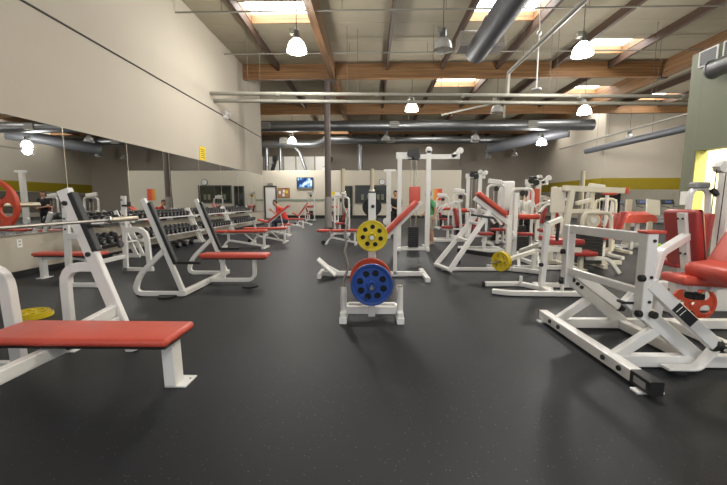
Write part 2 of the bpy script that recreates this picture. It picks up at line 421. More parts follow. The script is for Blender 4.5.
for k, lb in ((0, 'deep glued timber girder running lengthwise onto the brown steel pillar'), (6, 'deep glued timber girder running lengthwise over the green wall')):
    T = thing('roof_girder', lb, 'roof beam', (PX(k), 18, RZ - 0.8))
    for j in range(4):
        box(T, 'lamination', 'glulam_y', (PX(k) - 0.13 - 0.004 * (j % 2), -3, RZ - 0.80 + j * 0.2), (PX(k) + 0.13 + 0.004 * (j % 2), 38.3, RZ - 0.602 + j * 0.2), 0.004)
    for yy in (19.0, 26.5): box(T, 'steel_hanger', 'frame_dark', (PX(k) - 0.17, yy - 0.13, RZ - 0.84), (PX(k) + 0.17, yy + 0.13, RZ - 0.30), 0.004)
for yy, lb in ((19.0, 'wide glued timber beam crossing the roof over the brown pillar'), (26.5, 'second glued timber cross beam behind the white sprinkler mains'), (34.0, 'last glued timber cross beam in front of the far brown wall')):
    T = thing('roof_beam', lb, 'roof beam', (0, yy, RZ - 0.75))
    for j in range(4):
        x0, x1 = (XL, 21.5) if yy < 21 else (-12, 17.0 if yy > 27.4 else 24)
        if yy < 21: x1 = PX(6) - 0.14
        box(T, 'lamination', 'glulam', (x0, yy - 0.10 - 0.004 * (j % 2), RZ - 0.74 + j * 0.183), (x1, yy + 0.10 + 0.004 * (j % 2), RZ - 0.558 + j * 0.183), 0.004)
# pillar
T = thing('pillar', 'round brown steel pillar with a light metal wrap at its foot', 'pillar', (-2.3, 19, 0))
tube(T, 'shaft', 'pillar_brown', [(-2.3, 19, 1.0), (-2.3, 19, 7.42)], 0.16, n=18)
tube(T, 'wrap', 'pillar_wrap', [(-2.3, 19, 0.02), (-2.3, 19, 1.62)], 0.19, n=18)
box(T, 'cap_plate', 'pillar_brown', (-2.5, 18.8, 7.40), (-1.85, 19.2, 7.47), 0.004)
box(T, 'base_plate', 'pillar_brown', (-2.55, 18.75, 0), (-2.05, 19.25, 0.025), 0.004)

# ---------------------------------------------------------------- pipes and ducts
def pipe(name, label, cat, pts, r, m, hang=None, hm='pillar_brown', bend=0.1, couplers=(), n=12):
    T = thing(name, label, cat, pts[0])
    tube(T, 'pipe', m, pts, r, bend, n=n)
    for h in hang or []:
        tube(T, 'hanger_rod', hm, [(h[0], h[1], h[2]), (h[0], h[1], RZ - 0.002)], 0.008, n=6)
    for c in couplers:
        disc(T, 'coupling', m, c[0], c[1], r * 1.35, 0.12)
    return T
xs = [-5, -1, 2.4, 7, 11]
pipe('sprinkler_main', 'cream sprinkler main crossing the hall, the upper of two', 'pipe', [(XL, 15, 5.72), (13.5, 15, 5.46)], 0.075, 'conduit', [(x, 15, 5.70 - (x - XL) * 0.013) for x in xs], couplers=[((x + 1.2, 15, 5.70 - (x - XL + 1.2) * 0.013), (1, 0, -0.013)) for x in xs])
pipe('sprinkler_main', 'cream sprinkler main crossing the hall, the lower of two', 'pipe', [(XL, 15.3, 5.52), (13.5, 15.3, 5.26)], 0.075, 'conduit', [(x + 0.4, 15.3, 5.48 - (x - XL) * 0.013) for x in xs])
pipe('sprinkler_branch', 'cream sprinkler pipe running lengthwise and dropping onto the cross mains', 'pipe', [(5.36, 4, 6.43), (5.36, 14.98, 6.43), (5.36, 15.0, 5.55)], 0.07, 'conduit', [(5.36, 8, 6.45), (5.36, 13.6, 6.45)], bend=0.12)
pipe('sprinkler_branch', 'thin cream sprinkler line under the roof in front of the skylights', 'pipe', [(XL, 12.6, 7.62), (14.2, 12.6, 7.62)], 0.028, 'conduit', [(x, 12.6, 7.6) for x in xs], n=8)
pipe('sprinkler_branch', 'thin cream sprinkler line under the roof near the brown pillar', 'pipe', [(XL, 16.6, 7.84), (14.2, 16.6, 7.84)], 0.028, 'conduit', [(x, 16.6, 7.82) for x in xs], n=8)
pipe('sprinkler_branch', 'cream branched sprinkler pipe rising behind the unlit lamp', 'pipe', [(3.9, 21, 6.2), (6.4, 18.2, 6.2), (6.4, 18.2, 5.4)], 0.05, 'conduit', [(4.6, 20.2, 6.2)], n=8)
# hanging rod with disc
T = thing('hanging_sensor', 'white rod hanging from the roof with a small disc at its lower end', 'sensor', (5.62, 13, 5.2))
tube(T, 'rod', 'white', [(5.62, 13, 5.22), (5.62, 13, RZ - 0.002)], 0.022, n=8)
disc(T, 'end_disc', 'white', (5.62, 13, 5.2), (0, 0, 1), 0.16, 0.06)
bm = bmesh.new(); bmesh.ops.create_uvsphere(bm, u_segments=12, v_segments=8, radius=0.08, matrix=Matrix.Translation((5.62, 13, 7.03))); finish(bm, 'upper_knob', 'white', T)
# big dark round duct with diffuser boxes
T = thing('air_duct', 'large dark grey round duct running lengthwise under the skylight', 'duct', (3.8, 10, 6.8))
tube(T, 'duct_pipe', 'duct_dark', [(3.8, 4, 6.85), (3.8, 14.0, 6.80)], 0.38, n=24)
for y in (6, 8, 10, 12): disc(T, 'duct_seam', 'duct_dark', (3.8, y, 6.84), (0, 1, 0), 0.392, 0.05, 24)
box(T, 'diffuser_box', 'pillar_wrap', (3.15, 13.75, 6.95), (4.78, 14.5, 7.46), 0.01)
for sx in (-1, 1): box(T, 'outlet_face', 'chrome', (3.965 + sx * 0.5 - 0.24, 13.742, 7.05), (3.965 + sx * 0.5 + 0.24, 13.75, 7.40), 0)
for y in (7, 11): tube(T, 'hanger_rod', 'conduit', [(3.8, y, 7.28), (3.8, y, RZ - 0.002)], 0.014, n=6)
def cross_duct(label, y, z, r, x0, x1, pts=None, col=None):
    T = thing('air_duct', label, 'duct', (x0, y, z))
    tube(T, 'duct_pipe', 'duct', pts or [(x0, y, z), (x1, y, z)], r, 0.5, n=20)
    x = x0 + 1.5
    while x < x1 - 0.5:
        disc(T, 'duct_seam', 'duct', (x, y, z), (1, 0, 0), r * 1.04, 0.06, 20); x += 3.0
    for x in (x0 + 4.2, x0 + 13, x1 - 4.2):
        box(T, 'register', 'conduit', (x - 0.32, y - r - 0.05, z - 0.22), (x + 0.32, y - r + 0.06, z + 0.22), 0.01)
        for j in range(3): box(T, 'register_slot', 'duct_dark', (x - 0.26, y - r - 0.058, z - 0.15 + 0.12 * j), (x + 0.26, y - r - 0.049, z - 0.09 + 0.12 * j), 0)
    for x in (x0 + 2, x0 + 8, x0 + 14): tube(T, 'hanger_rod', 'conduit', [(x, y, z + r * 0.9), (x, y, RZ - 0.002)], 0.015, n=6)
    return T
cross_duct('thick galvanised round duct crossing the hall, nearer of the pair', 25.6, 6.55, 0.37, -11.5, 15.0)
T = cross_duct('thinner galvanised round duct crossing the hall with an offset bend', 30.5, 6.35, 0.28, -11.5, 12.5, [(-11.5, 30.5, 6.1), (-4.6, 30.5, 6.1), (-3.9, 30.5, 6.38), (12.5, 30.5, 6.38)])
pipe('air_duct', 'dark grey duct running lengthwise along the right wall over the mustard band', 'duct', [(15.6, 12, 5.0), (15.6, 27.2, 5.0)], 0.2, 'duct_dark', [(15.6, 16, 5.0), (15.6, 21, 5.0), (15.6, 26, 5.0)], n=16)
pipe('sprinkler_branch', 'pale pipe running lengthwise beside the right wall duct', 'pipe', [(15.1, 12, 5.55), (15.1, 30, 5.55)], 0.06, 'conduit', [(15.1, 18, 5.5), (15.1, 24, 5.5)], n=10)
pipe('air_duct', 'dark slanting duct elbow joining the cross ducts at the right', 'duct', [(9.5, 30.2, 5.6), (12.5, 27.8, 6.2), (14.0, 26.7, 6.35)], 0.42, 'duct_dark', [(11.5, 28.5, 6.0)], bend=0.6, n=18)
# grilles on the green wall
for y0, lb in ((9.18, 'square return air grille at the far top corner of green wall'), (8.55, 'square return air grille second from the corner of green wall')):
    T = thing('air_grille', lb, 'grille', (GX, y0 + 0.2, 4.7))
    for z in (4.70, 5.06): box(T, 'frame_bar', 'paper', (GX - 0.03, y0, z), (GX - 0.001, y0 + 0.50, z + 0.03), 0.003)
    for y in (y0, y0 + 0.47): box(T, 'frame_bar', 'paper', (GX - 0.03, y, 4.73), (GX - 0.001, y + 0.03, 5.06), 0.003)
    box(T, 'backing', 'duct_dark', (GX - 0.008, y0 + 0.03, 4.73), (GX - 0.001, y0 + 0.47, 5.06), 0)
    for j in range(8): box(T, 'slat', 'grey_plate', (GX - 0.022, y0 + 0.035, 4.75 + 0.04 * j), (GX - 0.009, y0 + 0.465, 4.762 + 0.04 * j), 0)
T = thing('duct_sleeve', 'short galvanised round duct stub beside the green wall grilles', 'duct', (GX - 0.3, 7.9, 4.4))
tube(T, 'duct_pipe', 'duct', [(GX - 0.25, 5.0, 4.45), (GX - 0.25, 9.0, 4.45)], 0.2, n=18)
disc(T, 'end_ring', 'duct', (GX - 0.25, 9.0, 4.45), (0, 1, 0), 0.215, 0.05)
for y in (5.5, 8.1): tube(T, 'hanger_rod', 'conduit', [(GX - 0.25, y, 4.62), (GX - 0.25, y, RZ - 0.002)], 0.008, n=6)

# ---------------------------------------------------------------- high-bay lamps
def lamp_proto(lit, label):
    T = thing('high_bay_lamp', label, 'lamp', (0, 0, 0), 'lit high-bay lamps' if lit else 'unlit high-bay lamps')
    bm = bmesh.new()
    pr = [(0.10, 0.42), (0.16, 0.38), (0.24, 0.30), (0.30, 0.18), (0.335, 0.0), (0.325, 0.0), (0.29, 0.17), (0.23, 0.285), (0.15, 0.365), (0.09, 0.405)]
    g_lathe(bm, pr, 24, Matrix()); finish(bm, 'dome', 'lamp_lit' if lit else 'lamp_glass', T)
    bm = bmesh.new(); g_lathe(bm, [(0, 0.72), (0.07, 0.72), (0.11, 0.66), (0.11, 0.46), (0.13, 0.42), (0, 0.41)], 16, Matrix()); finish(bm, 'ballast_housing', 'duct', T)
    box(T, 'ballast_box', 'conduit', (-0.22, -0.09, 0.56), (-0.05, 0.09, 0.74), 0.01)
    bm = bmesh.new(); bmesh.ops.create_uvsphere(bm, u_segments=12, v_segments=8, radius=0.09, matrix=Matrix.Translation((0, 0, 0.22))); finish(bm, 'bulb', 'lamp_lit' if lit else 'lamp_glass', T)
    return T
LABL = 'added lit high-bay lamp with glowing bell dome hanging unseen from roof rod'
LABU = 'unlit high-bay lamp with clear glass bell dome hanging from roof rod'
protoL, protoU = lamp_proto(1, LABL), lamp_proto(0, LABU)
usedL = {0: False, 1: False}
# copies of the prototypes must not take along rods, so make the bare copies first
LAMPS = [(-2.6, 13, 6.5, 1), (2.4, 13, 6.5, 0), (7.1, 13, 6.3, 1), (2.07, 19.6, 6.1, 1), (11, 19.6, 5.9, 1), (6.5, 19.6, 5.98, 0), (-6.1, 28, 5.8, 1),
         (11.8, 26, 5.3, 1), (1.0, 27, 5.75, 0), (7.2, 26, 5.6, 0), (10.9, 35, 5.4, 0), (13.4, 35, 5.6, 0), (18.4, 33, 5.8, 0), (17.8, 26, 5.6, 0), (19.5, 20.5, 5.6, 1),  # last lamp hidden behind green wall, added lit to brighten the right wall
         (-2.6, 6, 6.5, 0), (2.4, 6, 6.5, 1), (7.1, 5, 6.3, 0), (-2.6, -1, 6.5, 0), (2.4, -1, 6.5, 1)]  # unseen lamps overhead and behind camera, lit ones added to light the foreground
bare = []
for (x, y, z, lit) in LAMPS:
    p = protoL if lit else protoU
    if not usedL[lit]: p.location = (x, y, z); bare.append(p); usedL[lit] = True
    else: bare.append(dup(p, None, (x, y, z)))
LLAB = ['lit bell lamp hanging before the skylight beside the left wall', 'unlit glass bell lamp hanging left of the large dark duct', 'lit bell lamp glowing next to the skylight close to the right girder',
        'lit bell lamp behind the sprinkler mains above the tall cable tower', 'lit bell lamp behind the sprinkler mains near the right girder', 'unlit glass bell lamp between two lit ones behind the sprinkler mains',
        'lit bell lamp hanging in front of the mezzanine machines', 'lit bell lamp below the end of the thick galvanised duct', 'unlit glass bell lamp below the thinner duct above wall clock', 'unlit glass bell lamp between the ducts right of cable tower']
for T, lb in zip(bare, LLAB): T['label'] = lb
for T, (x, y, z, lit) in zip(bare, LAMPS):
    bm = bmesh.new(); g_rod(bm, (0, 0, 0.70), (0, 0, RZ - z - 0.002), 0.014, 6)
    r = finish(bm, 'hanging_rod', 'frame_dark'); r.parent = T
    if lit:
        d = bpy.data.lights.new('lamp_light', 'POINT'); d.energy = LAMP_W; d.shadow_soft_size = 0.25; d.color = (1, 0.965, 0.91)
        l = bpy.data.objects.new('lamp_light', d); COL.objects.link(l); l.location = (0, 0, -0.30); l.parent = T

# ---------------------------------------------------------------- things on the walls
T = thing('wall_sign', 'yellow notice sign fixed to left wall above the mirror', 'sign', (XL, 14, 3.2))
box(T, 'board', 'sign_yellow', (XL + 0.001, 13.8, 2.97), (XL + 0.02, 14.3, 3.47), 0.003)
for j in range(5): box(T, 'text_line', 'frame_dark', (XL + 0.02, 13.87, 3.05 + 0.075 * j), (XL + 0.0215, 14.23 - 0.05 * (j % 2), 3.075 + 0.075 * j), 0)
T = thing('wall_light', 'small white twin spotlight fixed to the left wall conduit', 'light', (XL, 16.3, 5.12))
box(T, 'housing', 'white', (XL + 0.001, 16.15, 5.02), (XL + 0.13, 16.5, 5.2), 0.02)
for s in (-1, 1): disc(T, 'lamp_head', 'white', (XL + 0.16, 16.32 + 0.18 * s, 5.24), (1, 0.3 * s, -0.3), 0.08, 0.1)
T = thing('wall_outlet', 'white outlet cover on left wall below the mirror', 'outlet', (XL, 6.5, 0.66))
box(T, 'cover', 'paper', (XL + 0.001, 6.44, 0.54), (XL + 0.012, 6.54, 0.70), 0.003)
for z in (0.58, 0.64): box(T, 'socket', 'grey_plate', (XL + 0.012, 6.47, z), (XL + 0.014, 6.51, z + 0.03), 0)
def door(n, x0, x1, top, leaf):
    T = box(None, 'door_%d' % n, leaf, (x0, YB - 0.02, 0.0), (x1, YB - 0.001, top), 0.0); struct(T)
    for a, b in ((x0 - 0.1, x0), (x1, x1 + 0.1)): box(T, 'jamb', 'frame_dark', (a, YB - 0.07, 0), (b, YB - 0.001, top + 0.1), 0.004)
    box(T, 'head_jamb', 'frame_dark', (x0, YB - 0.07, top), (x1, YB - 0.001, top + 0.1), 0.004)
    disc(T, 'knob', 'chrome', (x1 - 0.1, YB - 0.06, 1.05), (0, 1, 0), 0.04, 0.08)
door(1, -8.85, -8.0, 2.55, 'door_white'); door(2, -2.35, -1.7, 2.55, 'glass_dark')
T = thing('exit_sign', 'small dark sign over the white door', 'sign', (-8.4, YB, 2.7)); box(T, 'housing', 'frame_dark', (-8.62, YB - 0.08, 2.70), (-8.22, YB - 0.001, 2.86), 0.01); box(T, 'sign_face', 'grey_plate', (-8.58, YB - 0.084, 2.73), (-8.26, YB - 0.08, 2.83), 0)
T = box(None, 'window_1', 'glass_dark', (-1.3, YB - 0.03, 1.3), (1.3, YB - 0.001, 2.6), 0); struct(T)
for a, b, c, d in ((-1.4, -1.3, 1.2, 2.7), (1.3, 1.4, 1.2, 2.7), (-1.3, 1.3, 2.6, 2.7), (-1.3, 1.3, 1.2, 1.3), (-0.04, 0.04, 1.3, 2.6)):
    box(T, 'window_frame', 'frame_dark', (a, YB - 0.06, c), (b, YB - 0.031 if (a, b) == (-0.04, 0.04) else YB - 0.001, d), 0.004)
for x in (-0.9, -0.4, 0.4, 0.75): box(T, 'window_glow', 'green_wall', (x, YB - 0.034, 1.5), (x + 0.22, YB - 0.031, 1.95), 0)
T = thing('television', 'flat television with a blue picture on the back wall', 'television', (-5.5, YB, 2.85))
box(T, 'casing', 'black', (-6.2, YB - 0.12, 2.40), (-4.85, YB - 0.02, 3.32), 0.01)
box(T, 'screen', 'tv_picture', (-6.12, YB - 0.125, 2.52), (-4.93, YB - 0.12, 3.25), 0)
box(T, 'speaker_strip', 'grey_plate', (-6.12, YB - 0.126, 2.42), (-4.93, YB - 0.12, 2.50), 0)
box(T, 'wall_bracket', 'black', (-5.7, YB - 0.02, 2.6), (-5.3, YB - 0.001, 3.1), 0)
T = thing('notice_board', 'brown cork notice board pinned with papers beside the white door', 'notice board', (-7.3, YB, 2.1))
box(T, 'cork', 'cork', (-7.8, YB - 0.03, 1.72), (-6.85, YB - 0.001, 2.42), 0)
for a, b, c, d in ((-7.84, -6.81, 2.42, 2.47), (-7.84, -6.81, 1.67, 1.72), (-7.84, -7.8, 1.72, 2.42), (-6.85, -6.81, 1.72, 2.42)): box(T, 'frame_bar', 'wood_brown', (a, YB - 0.04, c), (b, YB - 0.001, d), 0)
for x, z in ((-7.65, 2.1), (-7.35, 1.9), (-7.05, 2.15), (-7.3, 2.2)): box(T, 'paper', 'paper' if x < -7.2 else 'sign_yellow', (x - 0.09, YB - 0.034, z - 0.12), (x + 0.09, YB - 0.03, z + 0.12), 0)
T = thing('wall_clock', 'round white clock on back wall above the dark window', 'clock', (0.83, YB, 3.0))
disc(T, 'rim', 'frame_dark', (0.83, YB - 0.03, 2.95), (0, 1, 0), 0.26, 0.05, 24)
disc(T, 'dial', 'paper', (0.83, YB - 0.058, 2.95), (0, 1, 0), 0.215, 0.01, 24)
box(T, 'hand', 'black', (0.82, YB - 0.068, 2.95), (0.84, YB - 0.064, 3.10), 0); box(T, 'hand', 'black', (0.83, YB - 0.068, 2.94), (0.95, YB - 0.064, 2.96), 0)
o = box(None, 'wall_poster', 'poster_print', (5.05, YB - 0.012, 1.45), (5.75, YB - 0.001, 2.4), 0); tag(o, 'orange and red poster on the right part of back wall', 'poster')
o = box(None, 'caution_sign', 'sign_yellow', (-3.35, YB - 0.012, 1.72), (-2.95, YB - 0.001, 2.15), 0); tag(o, 'small square yellow sign on the back wall next to the dark doorway', 'sign')
o = box(None, 'paper_notice', 'paper', (GX - 0.006, 9.6, 1.3), (GX - 0.001, 9.85, 1.65), 0); tag(o, 'white paper notice taped to the green wall corner', 'notice')
# mezzanine above the back wall
struct(box(None, 'floor_mezzanine', 'wall', (-12, YB + 0.25, 3.4), (-2, 35, 3.6), 0))
struct(box(None, 'wall_mezzanine', 'door_white', (-12, 34.8, 3.6), (-4.2, 35, 5.6), 0))
for x in (-11.3, -10.4, -9.5, -8.5, -7.3, -5.5):
    o = struct(box(None, 'trim_6', 'conduit', (x, 34.74, 3.6), (x + 0.1, 34.8, 5.6), 0))
for x, r, lb in ((-9.1, 0.2, 'upright galvanised duct riser on the mezzanine beside the left wall'), (-7.9, 0.14, 'slim upright galvanised riser on the mezzanine between two lamps'), (-1.0, 0.2, 'upright galvanised duct riser right of the brown pillar')):
    T = thing('duct_riser', lb, 'duct', (x, 31.5, 3.6)); tube(T, 'duct_pipe', 'duct', [(x, 31.5, 3.6 if x < -2 else 0.01), (x, 31.5, 6.3)], r, n=14)
    for z in (4.2, 5.2): disc(T, 'duct_seam', 'duct', (x, 31.5, z), (0, 0, 1), r * 1.08, 0.06, 14)
T = thing('duct_bend', 'curved pale duct dropping from the cross duct onto the mezzanine', 'duct', (-6.2, 31, 3.6))
tube(T, 'duct_pipe', 'duct', [(-8, 31, 6.0), (-6.3, 31, 6.0), (-5.5, 31, 3.6)], 0.13, 1.0, normal=(0, 1, 0))
for x, y, lb in ((-8.45, 31.0, 'black exercise machine with slanted mast standing on the mezzanine beside duct riser'), (-3.9, 32.0, 'black exercise machine with slanted mast standing on the mezzanine by brown pillar')):
    T = thing('stair_climber', lb, 'gym machine', (x, y, 3.6))
    box(T, 'base', 'black', (x - 0.4, y - 0.6, 3.6), (x + 0.4, y + 0.6, 3.75), 0.03)
    bar(T, 'mast', 'black', [(x - 0.15, y, 3.7), (x + 0.25, y, 4.9)], 0.28, 0.2)
    box(T, 'console', 'black', (x + 0.1, y - 0.3, 4.85), (x + 0.45, y + 0.3, 5.2), 0.03)
    tube(T, 'handrail', 'grey_plate', [(x - 0.4, y - 0.35, 4.3), (x + 0.2, y - 0.35, 4.6)], 0.03)

# ================================================================ LEFT SIDE: FREE WEIGHTS
# bench press nearest, slanted uprights behind the head end
def bench_slant():
    T = thing('bench_press', 'long red flat bench press with slanted white uprights and barbell across its hooks', 'bench', (-2.1, 2.6, 0))
    pad(T, 'pad', 'red', (-2.14, 2.6, 0.402), (1.40, 0.42, 0.062), bev=0.028)
    box(T, 'pad_board', 'black', (-2.83, 2.405, 0.352), (-1.455, 2.795, 0.373), 0.01)
    bar(T, 'leg', 'white', [(-1.52, 2.60, 0.0), (-1.53, 2.60, 0.35)], 0.09, 0.12, normal=(0, 1, 0))
    box(T, 'foot_plate', 'white', (-1.56, 2.54, 0.0), (-1.40, 2.72, 0.012), 0.003)
    bolt(T, 'steel', (-1.425, 2.66, 0.016), (0, 0, 1), 0.008, 0.01)
    bar(T, 'spine', 'white', [(-1.56, 2.6, 0.32), (-2.3, 2.6, 0.32), (-2.75, 2.6, 0.08)], 0.07, 0.06, 0.05, normal=(0, 1, 0))
    bolt(T, 'black', (-2.28, 2.55, 0.31), (0, 1, 0), 0.022, 0.03)
    for y in (1.78, 3.2):
        bar(T, 'upright', 'white', [(-2.24, y, 0.0), (-2.76, y, 1.50)], 0.115, 0.06, normal=(0, 1, 0))
        bar(T, 'rear_brace', 'white', [(-2.47, y, 0.80), (-2.83, y, 0.80), (-2.83, y, 0.0)], 0.085, 0.055, 0.17, normal=(0, 1, 0))
        g = obox(T, 'hook_guard', 'black', (-2.60, y - 0.0, 1.21), (0.055, 0.07, 0.56), Matrix.Rotation(-0.334, 3, 'Y'), 0.006)
        box(T, 'hook_shelf', 'black', (-2.62, y - 0.03, 1.165), (-2.44, y + 0.03, 1.19), 0.006)
        tube(T, 'hook_pin', 'black', [(-2.45, y, 0.98), (-2.30, y, 1.01)], 0.018); disc(T, 'knob', 'black', (-2.29, y, 1.012), (1, 0, 0.2), 0.034, 0.03)
        for (x, z) in ((-2.74, 1.38), (-2.57, 0.92)): bolt(T, 'black', (x, y - 0.035, z), (0, 1, 0), 0.022, 0.025)
        box(T, 'foot_plate', 'white', (-2.88, y - 0.06, 0.0), (-2.76, y + 0.06, 0.012), 0.003)
    bar(T, 'crossbar', 'white', [(-2.36, 1.80, 0.295), (-2.36, 3.18, 0.295)], 0.07, 0.09)
    bar(T, 'gusset', 'white', [(-2.38, 2.83, 0.37), (-2.38, 3.18, 0.40)], 0.06, 0.10)
    return T
bench_slant()
barbell((-2.52, 3.80, 1.218), 2.2, 'bare steel barbell resting on the hooks of slanted bench press')
# racks with straight uprights and brace curving forward (far wall side)
def bench_straight(loc, label, br=0.46, group=None):
    x, y, _ = loc
    T = thing('bench_press', label, 'bench', loc, group)
    for s in (-0.68, 0.68):
        bar(T, 'upright', 'white', [(x, y + s, 0.0), (x + 0.06, y + s, 1.50)], 0.09, 0.06, normal=(0, 1, 0))
        bar(T, 'front_brace', 'white', [(x + 0.04, y + s, 0.84), (x + br, y + s, 0.84), (x + br + 0.04, y + s, 0.0)], 0.10, 0.07, 0.22, normal=(0, 1, 0))
        bar(T, 'floor_rail', 'white', [(x - 0.05, y + s, 0.035), (x + br + 0.10, y + s, 0.035)], 0.06, 0.07)
        box(T, 'bar_hook', 'black', (x + 0.03, y + s - 0.04, 1.29), (x + 0.17, y + s + 0.04, 1.33), 0.006)
        box(T, 'hook_lip', 'black', (x + 0.15, y + s - 0.04, 1.33), (x + 0.17, y + s + 0.04, 1.39), 0.004)
        for z in (0.95, 1.12, 1.42): bolt(T, 'black', (x + 0.04, y + s - 0.035, z), (0, 1, 0), 0.016, 0.02)
    bar(T, 'crossbar', 'white', [(x, y - 0.65, 0.30), (x, y + 0.65, 0.30)], 0.06, 0.08)
    pad(T, 'pad', 'red', (x - 0.52, y, 0.452), (1.22, 0.30, 0.06))
    box(T, 'pad_board', 'black', (x - 1.1, y - 0.13, 0.405), (x + 0.07, y + 0.13, 0.424), 0.004)
    bar(T, 'spine', 'white', [(x - 1.05, y, 0.375), (x - 0.4, y, 0.375), (x, y, 0.27)], 0.06, 0.06, 0.1, normal=(0, 1, 0))
    bar(T, 'leg', 'white', [(x - 1.05, y, 0.0), (x - 1.05, y, 0.40)], 0.08, 0.10, normal=(0, 1, 0))
    box(T, 'foot_plate', 'white', (x - 1.12, y - 0.11, 0), (x - 0.98, y + 0.11, 0.012), 0.003)
    return T
bench_straight((-4.95, 6.35, 0), 'red flat bench press with straight white uprights beside the mirror wall')
bench_straight((-3.31, 2.12, 0), 'red flat bench press holding a barbell with orange red plate', 0.34)
barbell((-3.22, 3.42, 1.365), 2.2, 'steel barbell on the straight uprights carrying an orange red plate')
plate('red_iron', (-3.22, 3.0, 1.365), (0, 1, 0), 0.225, 0.04, 'orange red spoked plate on end of barbell close to mirror', holes=5, hr=0.062, hc=0.135)
plate('yellow_iron', (-4.12, 4.15, 0.022), (0, 0, 1), 0.2, 0.04, 'yellow plate lying on floor behind the near bench press', holes=5, hr=0.04)
plate('yellow_iron', (-4.10, 4.13, 0.062), (0.02, 0, 1), 0.17, 0.035, 'smaller yellow plate lying on top of the other yellow plate', holes=5, hr=0.04)
# bench with loop frames
T = thing('bench_press', 'red flat bench press with leaning white posts, black guards and looped base', 'bench', (-2.5, 5.95, 0))
for y in (5.15, 6.72):
    bar(T, 'upright', 'white', [(-2.78, y, 0.03), (-3.30, y, 1.43)], 0.07, 0.06, normal=(0, 1, 0))
    bar(T, 'base_loop', 'white', [(-2.80, y, 0.035), (-3.52, y, 0.035), (-3.44, y, 0.30), (-3.04, y, 0.68)], 0.07, 0.06, 0.16, normal=(0, 1, 0))
    obox(T, 'hook_guard', 'black', (-3.04, y, 0.93), (0.05, 0.075, 0.96), Matrix.Rotation(-0.3555, 3, 'Y'), 0.008)
    bar(T, 'safety_hook', 'black', [(-2.86, y, 0.50), (-2.52, y, 0.50)], 0.05, 0.04)
    disc(T, 'rubber_foot', 'rubber', (-3.46, y, 0.008), (0, 0, 1), 0.03, 0.016)
bar(T, 'crossbar', 'white', [(-2.78, 5.1, 0.05), (-2.78, 6.78, 0.05)], 0.08, 0.08)
bar(T, 'spine', 'white', [(-2.78, 5.95, 0.07), (-1.98, 5.95, 0.07), (-1.98, 5.95, 0.44)], 0.06, 0.07, 0.14, normal=(0, 1, 0))
bar(T, 'leg', 'white', [(-2.52, 5.95, 0.08), (-2.52, 5.95, 0.44)], 0.07, 0.06, normal=(0, 1, 0))
pad(T, 'pad', 'red', (-2.30, 5.95, 0.492), (1.12, 0.29, 0.075))
box(T, 'pad_board', 'black', (-2.82, 5.83, 0.437), (-1.78, 6.07, 0.456), 0.004)
for (x, y, lb) in ((-3.0, 5.09, 'small black rubber disc on floor under a leaning bench post'), (-2.0, 5.72, 'small black rubber disc on floor under the foot of the bench with leaning posts')):
    o = disc(None, 'rubber_disc', 'rubber', (0, 0, 0), (0, 0, 1), 0.13, 0.024, 24); o.location = (x, y if y < 5.5 else 5.76, 0.0125); tag(o, lb, 'rubber disc')

# dumbbells racks
def dumbbell_proto(R, L):
    T = thing('dumbbell', 'x', 'dumbbell', (0, 0, 0))
    tube(T, 'handle', 'chrome', [(-L / 2 + 0.05, 0, R), (L / 2 - 0.05, 0, R)], 0.016, n=8)
    for s in (-1, 1):
        bm = bmesh.new(); h = L * 0.32
        g_lathe(bm, [(0, -h / 2), (R * 0.82, -h / 2), (R, -h * 0.32), (R, h * 0.32), (R * 0.82, h / 2), (0, h / 2)], 14, axis_m((s * (L / 2 - h / 2), 0, R), (1, 0, 0)))
        finish(bm, 'head', 'dumbbell_black', T)
        disc(T, 'end_cap', 'grey_plate', (s * (L / 2 + 0.001), 0, R), (1, 0, 0), R * 0.42, 0.006, 12, 0.001)
    return T
DP = [dumbbell_proto(0.075, 0.36), dumbbell_proto(0.09, 0.40)]
DU = [False, False]
RKN = ['short rack', 'long rack beside short one', 'middle long rack', 'last rack toward back wall']
def dumbbell_rack(y0, y1, idx):
    T = thing('dumbbell_rack', ['short white two tier dumbbell rack at the straight bench press end', 'white two tier dumbbell rack following the short one along the mirror', 'white two tier dumbbell rack in the middle of mirror row', 'white two tier dumbbell rack toward the back wall door'][idx], 'dumbbell rack', (-6.1, (y0 + y1) / 2, 0))
    tiers = ((-6.22, 0.95, 'upper'), (-6.0, 0.46, 'lower'))
    for y in (y0, y1):
        bar(T, 'end_post', 'white', [(-5.86, y, 0.05), (-6.32, y, 1.16)], 0.09, 0.05, normal=(0, 1, 0))
        bar(T, 'foot', 'white', [(-5.78, y, 0.035), (-6.45, y, 0.035)], 0.06, 0.07)
        for cx, z, _ in tiers: obox(T, 'tier_bracket', 'white', (cx, y, z - 0.03), (0.42, 0.05, 0.05), rotxz(14))
    for cx, z, _ in tiers:
        for s in (-0.14, 0.14): bar(T, 'tier_rail', 'white', [(cx + s, y0, z - s * 0.25), (cx + s, y1, z - s * 0.25)], 0.06, 0.04)
    for ti, (cx, z, tn) in enumerate(tiers):
        sp = 0.20 if ti == 0 else 0.235
        n = int((y1 - y0 - 0.2) / sp)
        for i in range(n):
            y = y0 + 0.16 + sp * i; p = DP[ti]
            if not DU[ti]: d = p; DU[ti] = True
            else: d = dup(p, None)
            d.location = (cx, y, z + 0.022); d.rotation_euler = (0, math.radians(14), 0)
            d['label'] = 'black round head dumbbell on %s tier of the %s' % (tn, RKN[idx]); d['group'] = 'dumbbells on %s tier, %s' % (tn, RKN[idx])
for i, (a, b) in enumerate(((7.45, 8.75), (8.98, 12.1), (12.28, 15.0), (15.2, 18.0))): dumbbell_rack(a, b, i)
for i, y in enumerate((10.6, 11.0, 11.4)):
    T = dup(DP[1], None, (-5.95, y, 0.0)); T.rotation_euler = (0, 0, 0.1 * i)
    T['label'] = 'large black dumbbell on the floor beneath the middle of mirror row racks'; T['group'] = 'dumbbells on the floor under racks'

